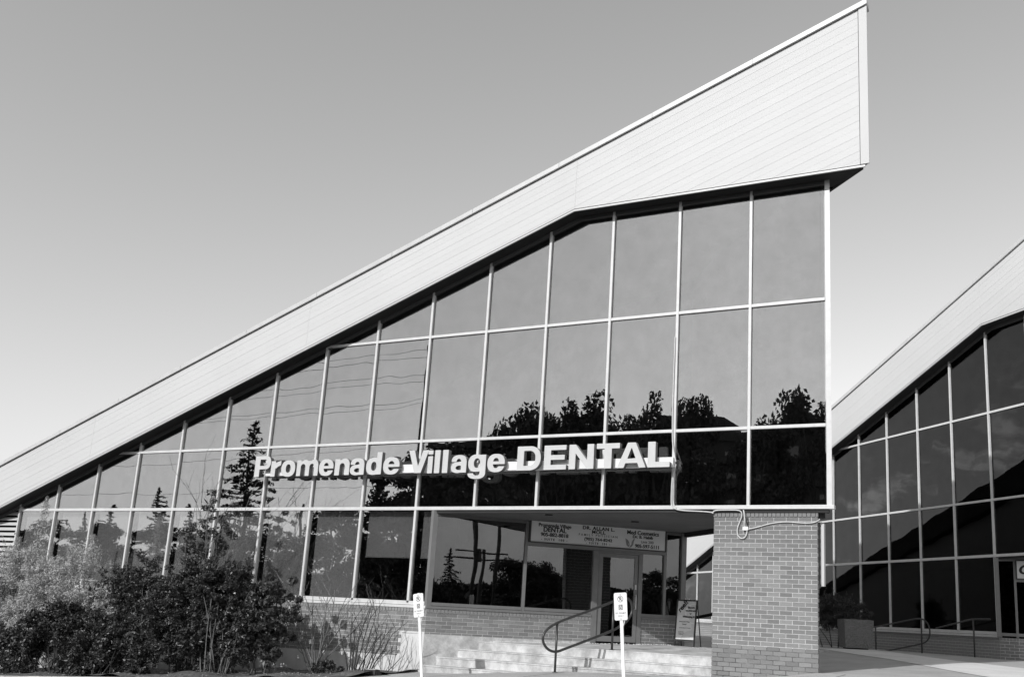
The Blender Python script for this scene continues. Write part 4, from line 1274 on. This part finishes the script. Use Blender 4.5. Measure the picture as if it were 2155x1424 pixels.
def shrub(name, label, cat, loc, lobes, n, L, Wd, m, stems=8, stem_m='stem_dark', group=None, seed=1, sprig=0, leader=None):
    rng = np.random.default_rng(seed)
    n = int(n * 2.4)
    t = thing(name, label, cat, loc, 0, group)
    # small clumps: leaves gather round twig ends so that gaps and shade show between them
    nc = max(24, n // 75)
    C, Dc = crown_points(rng, lobes, nc, .5)
    ks = rng.integers(0, nc, n)
    spread = .5 * np.mean([l[3] for l in lobes]) * .30
    off = rng.normal(size=(n, 3)) * np.array([1, 1, .75]); off /= (np.linalg.norm(off, axis=1)[:, None] ** .45)
    P = C[ks] + off * spread
    D = Dc[ks] * .4 + off / np.linalg.norm(off, axis=1)[:, None] * .8
    P[:, 2] = np.maximum(P[:, 2], .02 + .05 * rng.random(n))
    V, F = leaf_mesh(name, P, D, L, Wd, m, rng=rng)
    if sprig:
        q = []
        for k in range(sprig):
            c = C[rng.integers(0, nc)]; d = np.array([rng.normal() * .3, rng.normal() * .25, 1]); d /= np.linalg.norm(d)
            ln = rng.uniform(.25, .6)
            for j in range(26): q.append(c + d * ln * j / 26 + rng.normal(size=3) * .035 * (1.3 - j / 26))
        if leader:
            for (lx, ly, lz0, lz1, wd) in leader:
                for j in range(640):
                    u = rng.random() ** .8; q.append(np.array([lx, ly, lz0 + (lz1 - lz0) * u]) + rng.normal(size=3) * wd * np.array([1, 1, .4]) * (1.08 - u))
        q = np.array(q)
        V2, F2 = leaf_mesh(name, q, np.tile([0, 0, 1.], (len(q), 1)), L, Wd, m, rng=rng)
        F = np.concatenate([F, F2 + len(V)]); V = np.concatenate([V, V2])
    link('foliage', np_mesh('foliage', V, F, M[m]), t)
    mb = MB()
    rd = random.Random(seed)
    for k in range(stems):
        c = C[rd.randrange(nc)]
        bx0, by0 = rd.uniform(-.25, .25), rd.uniform(-.15, .15)
        bx0 += c[0] * .45
        mid = (bx0 * .5 + c[0] * .5 + rd.uniform(-.1, .1), by0 * .5 + c[1] * .5, c[2] * .5)
        mb.tube(smooth_loop([(bx0, by0, -.05), mid, tuple(c)], 1, False), [.016, .014, .012, .010, .007, .004][:6], 5)
    mb.build('stems', M[stem_m], t, smooth=True)
    return t

# twig builder for the bare shrubs
def twigs(name, label, loc, starts, seed, stem_m='stem_pale', spread=.35, hmax=1.5, ref=(0, 0)):
    rd = random.Random(seed)
    t = thing(name, label, 'bare shrub', loc)
    def grow(mb, p, d, L, r, depth):
        pts = [Vector(p)]
        n = 6
        dd = Vector(d).normalized()
        for k in range(n):
            dd = (dd + Vector((rd.uniform(-.13, .13), rd.uniform(-.13, .13), rd.uniform(-.03, .10)))).normalized()
            pts.append(pts[-1] + dd * L / n)
        mb.tube(pts, [max(.0017, r * (1 - .62 * k / n)) for k in range(n + 1)], 5)
        if depth > 0:
            for k in range(2, n + 1):
                if rd.random() < .55:
                    s = rd.choice((-1, 1))
                    nd = (dd + Vector((s * rd.uniform(.35, .9), rd.uniform(-.4, .4), rd.uniform(-.15, .4)))).normalized()
                    grow(mb, pts[k], nd, L * rd.uniform(.22, .5), r * .5, depth - 1)
    for p, d, L, r in starts:
        mb = MB()
        grow(mb, p, d, L, r, 2)
        mb.build('stem', M[stem_m], t, smooth=True)
    return t

# light feathery shrubs at the far left
def lobes_at(rng, cx, w, h, n, d=.75, zlo=.2):
    out = []
    for k in range(int(n * 1.7)):
        u = rng.uniform(-1, 1)
        zz = rng.uniform(zlo, 1) * h * (1 - .35 * u * u)
        out.append((cx + u * w * .42, rng.uniform(-.3, .3) * d, zz * .9, w * rng.uniform(.14, .23), d * rng.uniform(.3, .5), h * rng.uniform(.10, .17)))
    return out
rg = np.random.default_rng(12)
shrub('feathery_shrub', 'silvery feathery shrub with a tall thin leader, at the far left before the louvres', 'shrub', (-19.6, -1.7, gz(-19.6, -1.7)),
      lobes_at(rg, 0, 3.2, 3.15, 24, .8, .15), 15000, .075, .024, 'leaf_light', 10, 'stem_dark', 'feathery shrubs', 31, 120, [(.28, 0, 2.6, 4.35, .17), (-.5, 0, 2.4, 3.3, .15)])
shrub('feathery_shrub', 'silvery feathery shrub beside the darker shrubs, right of the tall leader', 'shrub', (-17.5, -1.8, gz(-17.5, -1.8)),
      lobes_at(rg, 0, 3.0, 3.0, 20, .8, .2), 11000, .075, .024, 'leaf_light', 8, 'stem_dark', 'feathery shrubs', 32, 90, [(.3, 0, 2.4, 3.25, .14)])
shrub('feathery_shrub', 'silvery feathery shrub cut by the left picture edge', 'shrub', (-21.7, -1.9, gz(-21.7, -1.9)),
      lobes_at(rg, 0, 2.8, 3.0, 16, .8, .2), 9000, .075, .024, 'leaf_light', 8, 'stem_dark', 'feathery shrubs', 33, 60)
specs = [(-19.4, -2.6, 3.2, 1.35, 12, 6000, 'low dark leafy shrub beneath the feathery ones at the far left'),
         (-16.9, -2.5, 2.8, 1.7, 14, 8500, 'dark leafy shrub at the foot of the second feathery shrub'),
         (-15.6, -1.6, 2.6, 3.0, 20, 13500, 'tall dense dark shrub between the feathery shrub and the thin tall stems'),
         (-13.9, -1.5, 2.5, 3.15, 22, 13500, 'dense dark shrub below the tall thin stems under the second letter'),
         (-12.5, -1.9, 2.2, 2.45, 16, 10000, 'dark rounded shrub left of the drooping large-leaved one'),
         (-14.9, -2.7, 2.6, 1.25, 10, 6000, 'low dark shrub by the kerb in the middle of the bed')]
for i, (x, y, w, h, nl_, n, lb) in enumerate(specs):
    shrub('leafy_shrub', lb, 'shrub', (x, y, gz(x, y)), lobes_at(rg, 0, w, h, nl_, .8, .10), int(n * .85), (.075, .085, .070, .066, .080, .075)[i], (.042, .046, .036, .036, .044, .042)[i], 'leaf_dark', 12, 'stem_pale' if i in (2, 4) else 'stem_dark', 'dark leafy shrubs in the bed', 40 + i)
shrub('large_leaved_shrub', 'drooping shrub with larger paired leaves, rightmost of the dark mass', 'shrub', (-11.35, -1.6, gz(-11.35, -1.6)),
      lobes_at(rg, -.35, 1.75, 2.15, 16, .75, .22), 5200, .13, .060, 'leaf_mid', 12, 'stem_pale', None, 51)
shrub('slender_shrub', 'slender shrub with sparse leaves on tall thin stems reaching the second glass row', 'shrub', (-14.1, -1.1, gz(-14.1, -1.1)),
      [(.0, 0, 3.5, .40, .25, .40), (.35, 0, 3.0, .40, .25, .45), (-.45, 0, 3.1, .45, .25, .35), (.1, 0, 2.7, .6, .3, .4), (.45, .1, 3.75, .16, .15, .22), (-.75, .1, 2.85, .3, .2, .3)], 1700, .06, .034, 'leaf_dark', 0, 'stem_dark', None, 52)
sts = []
rd = random.Random(9)
for k in range(11):
    x = rd.uniform(-.7, .8)
    sts.append(((x * .4, rd.uniform(-.1, .1), 0), (x * .34, rd.uniform(-.1, .1), 1), rd.uniform(2.9, 4.0), .016))
twigs('tall_stems', 'tall thin bare stems rising out of the dark shrubs in front of the glass', (-14.0, -1.1, gz(-14.0, -1.1)), sts, 61, 'stem_pale')
sts = []
for k in range(12):
    a = -0.62 + 1.22 * k / 11 + rd.uniform(-.06, .06)
    sts.append(((rd.uniform(-.10, .10), rd.uniform(-.08, .08), -.02), (math.sin(a), rd.uniform(-.18, .1), math.cos(a)), rd.uniform(1.35, 1.95), .017))
twigs('bare_twig_shrub', 'bare pale-stemmed shrub fanning out from one base beside the large-leaved shrub', (-10.72, -.95, gz(-10.72, -.95)), sts, 62, 'stem_pale')
sts = []
for k in range(10):
    a = -0.25 + 0.95 * k / 9 + rd.uniform(-.06, .06)
    sts.append(((-.28 + .5 * k / 9 + rd.uniform(-.05, .05), rd.uniform(-.06, .06), -.02), (math.sin(a), rd.uniform(-.1, .1), math.cos(a)), rd.uniform(.95, 1.7), .017))
twigs('bare_twig_shrub', 'bare dark-stemmed shrub against the low brick wall, left of the leaning sign', (-9.62, -.85, gz(-9.62, -.85)), sts, 63, 'stem_dark')
twigs('bare_twig_shrub', 'few cut bare twigs sticking out behind the black floodlight', (-8.95, -.85, gz(-8.95, -.85)),
      [((0, 0, 0), (.9, .1, .75), .5, .008), ((.03, 0, 0), (1, -.1, .9), .45, .007), ((-.02, 0, 0), (.5, .1, 1), .42, .006)], 64, 'stem_dark')
shrub('small_leafy_clump', 'small dark leafy clump at the foot of the bare stems', 'shrub', (-10.45, -.95, gz(-10.45, -.95)),
      [(0, 0, .12, .35, .15, .13), (.3, 0, .10, .2, .15, .10)], 700, .06, .035, 'leaf_dark', 3, 'stem_dark', None, 65)
shrub('planter_shrub', 'dark conifer shrub growing in the shade behind the aggregate planter', 'shrub', (-2.35, 13.35, .02),
      [(-.5, 0, .9, .5, .4, .55), (.15, 0, .95, .6, .4, .5), (.6, -.2, .95, .35, .3, .4), (-.9, 0, 1.1, .5, .4, .55), (-.3, .1, 1.35, .35, .3, .35)], 6500, .075, .02, 'leaf_dark', 6, 'stem_dark', None, 66, 25)
# litter and twigs on the bed
rd = random.Random(5)
lt = MB()
for k in range(900):
    x, y = rd.uniform(-22, -8.75), rd.uniform(-3.3, -.05)
    z = gz(x, y) + .045 + .05 * math.sin(x * 2.1 + y) * math.sin(y * 1.7 + x * .6)
    a, L_ = rd.uniform(0, 6.28), rd.uniform(.02, .07)
    w_ = rd.uniform(.004, .014)
    dx, dy = math.cos(a), math.sin(a)
    lt.add([(x, y, z), (x + dx * L_, y + dy * L_, z + rd.uniform(0, .02)), (x + dx * L_ - dy * w_, y + dy * L_ + dx * w_, z + .004), (x - dy * w_, y + dx * w_, z + .006)], [(0, 1, 2, 3)])
tag(lt.build('leaf_litter', M['litter']), kind='stuff')

# ------------------------------------------------------------------ the far side of the car park, seen mirrored in the glass
def tree_mesh(seed, n=11000, h=12.0, w=9.0):
    rng = np.random.default_rng(seed)
    lobes = []
    for k in range(46):
        a = rng.uniform(0, 6.28); rr = w * .5 * rng.uniform(0, .95); zz = h * rng.uniform(.12, .90)
        f = 1 - abs(zz / h - .58) * .9
        lobes.append((rr * math.cos(a) * f, rr * math.sin(a) * f, zz, w * rng.uniform(.06, .17), w * rng.uniform(.06, .17), h * rng.uniform(.03, .10)))
    P, D = crown_points(rng, lobes, n, .7)
    V, F = leaf_mesh('t', P, D, .34, .22, 'tree_leaf', rng=rng)
    crown = np_mesh('crown', V, F, M['tree_leaf'])
    mb = MB()
    mb.tube([(0, 0, -1), (0.05, 0, h * .25), (.1, .05, h * .5), (.0, .1, h * .8)], [.26, .2, .14, .05], 7)
    for l in lobes[:14]: mb.tube([(0.05, 0, h * .25), (l[0] * .5, l[1] * .5, l[2] * .7), l[:3]], [.1, .06, .02], 5)
    return crown, mb.mesh('trunk', M['bark'], True)
def conifer_mesh(seed, h=13.0, w=7.0, n=6000, sparse_top=True):
    rng = np.random.default_rng(seed)
    Ps, Ds = [], []
    nb = 92
    mb = MB()
    mb.tube([(0, 0, -1), (0, 0, h)], [.22, .03], 6)
    for k in range(nb):
        u = (k + .5) / nb
        z = h * (.12 + .87 * u)
        L = w * .5 * (1 - u) ** .85 * rng.uniform(.7, 1.12) + .12
        a = k * 2.4 + rng.uniform(-.3, .3)
        d = np.array([math.cos(a), math.sin(a), -.10 + .25 * u])
        m_ = int(n / nb * (1.5 - u) * (0.35 if u > .8 and sparse_top else 1))
        s = rng.random(m_) ** .7
        p = np.array([0, 0, z]) + d * (L * s)[:, None] + rng.normal(size=(m_, 3)) * np.array([.16, .16, .10]) * (1.1 - u * .7)
        p[:, 2] -= .12 * L * s ** 2
        Ps.append(p); Ds.append(np.tile(d, (m_, 1)))
        mb.tube([(0, 0, z), tuple(np.array([0, 0, z]) + d * L * .95)], [.04, .01], 4)
    P, D = np.concatenate(Ps), np.concatenate(Ds)
    V, F = leaf_mesh('c', P, D, .34, .12, 'needles', rng=rng)
    return np_mesh('crown', V, F, M['needles']), mb.mesh('trunk', M['bark'], True)
TM = [tree_mesh(101), tree_mesh(102, 11000, 12, 10), tree_mesh(103, 10000, 12, 8)]
CM = [conifer_mesh(111), conifer_mesh(112, 13, 6, 5200, False)]
def tree(kind, x, y, z, s, rz, label, group, sx=1.0):
    crown, trunk = (TM if kind[0] == 't' else CM)[int(kind[1])]
    t = thing('broadleaf_tree' if kind[0] == 't' else 'spruce_tree', label, 'tree', (x, y, z), rz, group)
    t.scale = (s * sx, s * sx, s)
    link('crown', crown, t); link('trunk', trunk, t)
GL = 'trees across the car park'
LBT0 = None
LBT = 'broadleaf tree across the car park, seen only mirrored in the office glass'
LBC = 'spruce across the car park, seen only mirrored in the office glass'
rd = random.Random(17)
for (x, h, k, sx) in ((-29.3, 15.6, 't0', .62), (-25.0, 15.3, 't1', .66), (-22.2, 14.2, 't2', .7), (-19.0, 15.8, 't1', .6), (-16.2, 16.4, 't2', .50), (-27.2, 14.2, 't2', .6), (-23.6, 14.6, 't0', .6), (-20.6, 14.3, 't1', .6), (-12.2, 14.6, 't0', .7), (-8.3, 16.8, 't1', .62), (-4.2, 16.0, 't0', .8), (1.0, 15, 't2', .9), (7, 14, 't1', 1)):
    s = (h + (1.5 if x < -18 else .7)) / 12.0
    tree(k, x, -40 + rd.uniform(-2, 2), -1.6, s, rd.uniform(0, 6), LBT, GL, sx)
for (x, h, k, sx) in ((-38.5, 12.0, 't1', .8), (-34.5, 12.6, 't0', .8), (-42.6, 8.4, 't2', 1.1), (-45.6, 8.1, 't0', 1.1), (-49.6, 6.4, 't1', 1.3), (-54, 5.8, 't2', 1.3), (-58.5, 6.2, 't0', 1.3), (-62, 6.6, 't1', 1.2), (-67.5, 6.6, 't2', 1.2), (-72, 6.9, 't0', 1.2), (-77.5, 6.9, 't1', 1.2), (-83, 6.2, 't0', 1.3), (-90, 6.4, 't2', 1.3), (-31, 12, 't2', .9)):
    s = (h + 1.6) / 12.0
    tree(k, x, -40 + rd.uniform(-2, 2), -1.6, s, rd.uniform(0, 6), LBT, GL, sx)
tree('t0', -47.5, -60, -1.6, 18.6 / 12.0, 2.2, LBT, GL, 1.25)
tree('t2', -41.5, -60, -1.6, 17.6 / 12.0, 1.2, LBT, GL, 1.3)
tree('c0', -48.6, -34, -1.6, (13.4 + 1.6) / 13, .4, 'tall ragged spruce mirrored in the glass to the left of the big letters', 'spruces across the car park', 1.15)
for (x, h, k, sx) in ((-64.5, 9.7, 'c1', 1.1), (-41.4, 9.8, 'c1', .8), (-60.5, 8.0, 'c1', .8), (-70.3, 7.9, 'c1', .9), (-73.4, 7.6, 'c1', .8)):
    tree(k, x, -40, -1.6, (h + 1.6) / 13, x, LBC, 'spruces across the car park', sx)
# trees to the side, mirrored in the angled entrance glass and in the rear office
for (x, y, h, k, sx) in ((25.1, -21.6, 4.3, 'c1', 1.0), (27.4, -18.5, 4.0, 't0', 1.2), (30, -17.5, 3.9, 't1', 1.2), (29.5, -14.0, 3.5, 't2', 1.3), (34, -11, 4.0, 't0', 1.3), (36, -22, 4.6, 't1', 1.3), (24, -27, 4.6, 't2', 1.3), (31, -30, 5.4, 't0', 1.2), (38, -5, 4.6, 't2', 1.2)):
    tree(k, x, y, -1.4, (h + 1.4) / (12.0 if k[0] == 't' else 13), x + y, ('small ' + (LBT if k[0] == 't' else LBC)).replace('across the car park', 'beside the car park'), 'trees beside the car park', sx)
# low woodland edge closing the view under the crowns
wv = np.random.default_rng(90)
nW = 42000
Pw = np.stack([wv.uniform(-150, 60, nW), wv.normal(-66, 2.5, nW), np.zeros(nW)], 1)
hw = 4.6 + 1.1 * np.sin(Pw[:, 0] * .21) + .9 * np.sin(Pw[:, 0] * .57 + 1) + .6 * np.sin(Pw[:, 0] * 1.3)
Pw[:, 2] = -1.6 + hw * wv.random(nW) ** .75
Vw, Fw = leaf_mesh('w', Pw, np.tile([0, .6, .6], (nW, 1)), .9, .6, 'tree_leaf', rng=wv)
tag(link('distant_woods', np_mesh('distant_woods', Vw, Fw, M['tree_leaf'])), kind='stuff')
nW = 16000
Pw = np.stack([wv.normal(46, 2, nW), wv.uniform(-60, 20, nW), -1.4 + 4.2 * wv.random(nW) ** .8], 1)
Vw, Fw = leaf_mesh('w', Pw, np.tile([-.6, 0, .6], (nW, 1)), .8, .5, 'tree_leaf', rng=wv)
tag(link('distant_woods', np_mesh('distant_woods', Vw, Fw, M['tree_leaf'])), kind='stuff')
# apartment block
ap = thing('apartment_block', 'long dark apartment block mirrored in the right-hand upper glass', 'building', (-36, -96, -1.6))
box('wall', (-40, -12, 0), (40, 0, 24.5), M['block_wall'], ap)
box('roof_parapet', (-40.4, -12.4, 24.5), (40.4, .4, 25.6), M['block_wall'], ap)
box('stair_tower', (-6, -9, 25.6), (3, -2, 28.2), M['block_wall'], ap)
wme = MB().box((-.9, 0, 0), (.9, .06, 1.5)).mesh('window', M['block_glass'])
bme = MB().box((-1.6, 0, 0), (1.6, 1.2, .12)).box((-1.6, 1.1, .12), (1.6, 1.2, 1.1)).mesh('balcony', M['block_wall'])
for f in range(8):
    for c in range(19):
        link('window', wme, ap, (-37.8 + c * 4.2, .01, 1.3 + f * 2.9))
        if c % 3 == 1: link('balcony', bme, ap, (-37.8 + c * 4.2, .01, .9 + f * 2.9))
# poles and wires
def pole(x, y, h, arms, label, r=.14, box_at=None, zb=-1.5, lum=False):
    t = thing('utility_pole', label, 'utility pole', (x, y, zb), 0, 'utility poles round the car park')
    MB().tube([(0, 0, -.5), (0, 0, h)], [r, r * .75], 10).build('pole_shaft', M['bark'], t, smooth=True)
    for z, L_, a in arms: MB().tube([(-L_ * math.cos(a), -L_ * math.sin(a), z), (L_ * math.cos(a), L_ * math.sin(a), z)], .05, 6).build('crossarm', M['bark'], t)
    if box_at: MB().tube([(.25, .0, box_at), (.25, 0, box_at + .7)], .2, 12).build('transformer', M['rail'], t)
pole(14.8, -13.6, 9.0, [(4.9, .8, .6)], 'utility pole near the car park edge with a crossarm, mirrored in the entrance pane', .12, 4.4)
pole(13.9, -11.7, 9.2, [(4.75, .6, .6)], 'slimmer utility pole close to its neighbour, mirrored in the entrance pane', .11)
pole(22, -17.5, 5.6, [(4.9, 2.2, .9)], 'short square utility post mirrored between the two poles', .16)
pole(-45.0, -36.0, 9.1, [(8.7, .5, 0)], 'wooden utility pole before the trees, mirrored low in the left glass', .16)
pole(-110, -24, 16.2, [(15.8, 1.5, 1.5), (14.5, 1.5, 1.5), (13.1, 1.5, 1.5)], 'far left utility pole at the other end of the parallel wires', .16)
pole(-26.6, -24, 16.1, [], 'slim steel pole ending the parallel wires, mirrored behind a mullion above the V', .07)
ORD = ['topmost', 'second', 'third', 'fourth', 'fifth', 'sixth', 'seventh', 'lowest']
for i, (za, zb, dy) in enumerate(((14.4, 14.4, -.5), (14.1, 14.0, .4), (12.9, 13.1, -.5), (12.4, 12.7, .4), (11.1, 11.65, -.5), (10.9, 11.35, .4), (7.6, 9.2, 0), (7.0, 7.0, .1))):
    pts = []
    for k in range(25):
        u = k / 24
        pts.append((-110 + 83.4 * u, -24 + dy * (1 - u), za + (zb - za) * u - .5 * 4 * u * (1 - u)))
    t = MB().tube(pts, .012, 4).build('overhead_wire', M['black'])
    tag(t, ORD[i] + ' of the thin overhead wires mirrored in the left half of the near glass', 'wire', 'overhead wires')
# labels of the mirrored trees: each by its place in its row
NTH = ['leftmost', 'second', 'third', 'fourth', 'fifth', 'sixth', 'seventh', 'eighth', 'ninth', 'tenth', 'eleventh', 'twelfth', 'thirteenth', 'fourteenth', 'fifteenth', 'sixteenth', 'seventeenth', 'eighteenth', 'nineteenth', 'twentieth', 'twenty-first', 'twenty-second', 'twenty-third', 'twenty-fourth', 'twenty-fifth', 'twenty-sixth', 'twenty-seventh', 'twenty-eighth', 'twenty-ninth', 'thirtieth']
for grp, base, what in ((GL, 'broadleaf_tree', 'broadleaf tree from the left mirrored in the near office glass'), ('spruces across the car park', 'spruce_tree', 'spruce from the left mirrored in the near office glass'), ('trees beside the car park', 'broadleaf_tree', 'small broadleaf tree from the left mirrored in the angled entrance glass')):
    L_ = sorted([o for o in COL.objects if o.get('group') == grp and o.name.startswith(base)], key=lambda o: o.location.x if 'beside' not in grp else o.location.y)
    for k, o in enumerate(L_): o['label'] = NTH[k] + ' ' + what
for o in COL.objects:
    if o.get('group') == 'trees beside the car park' and o.name.startswith('spruce'): o['label'] = 'small spruce mirrored beside the poles in the angled entrance pane'
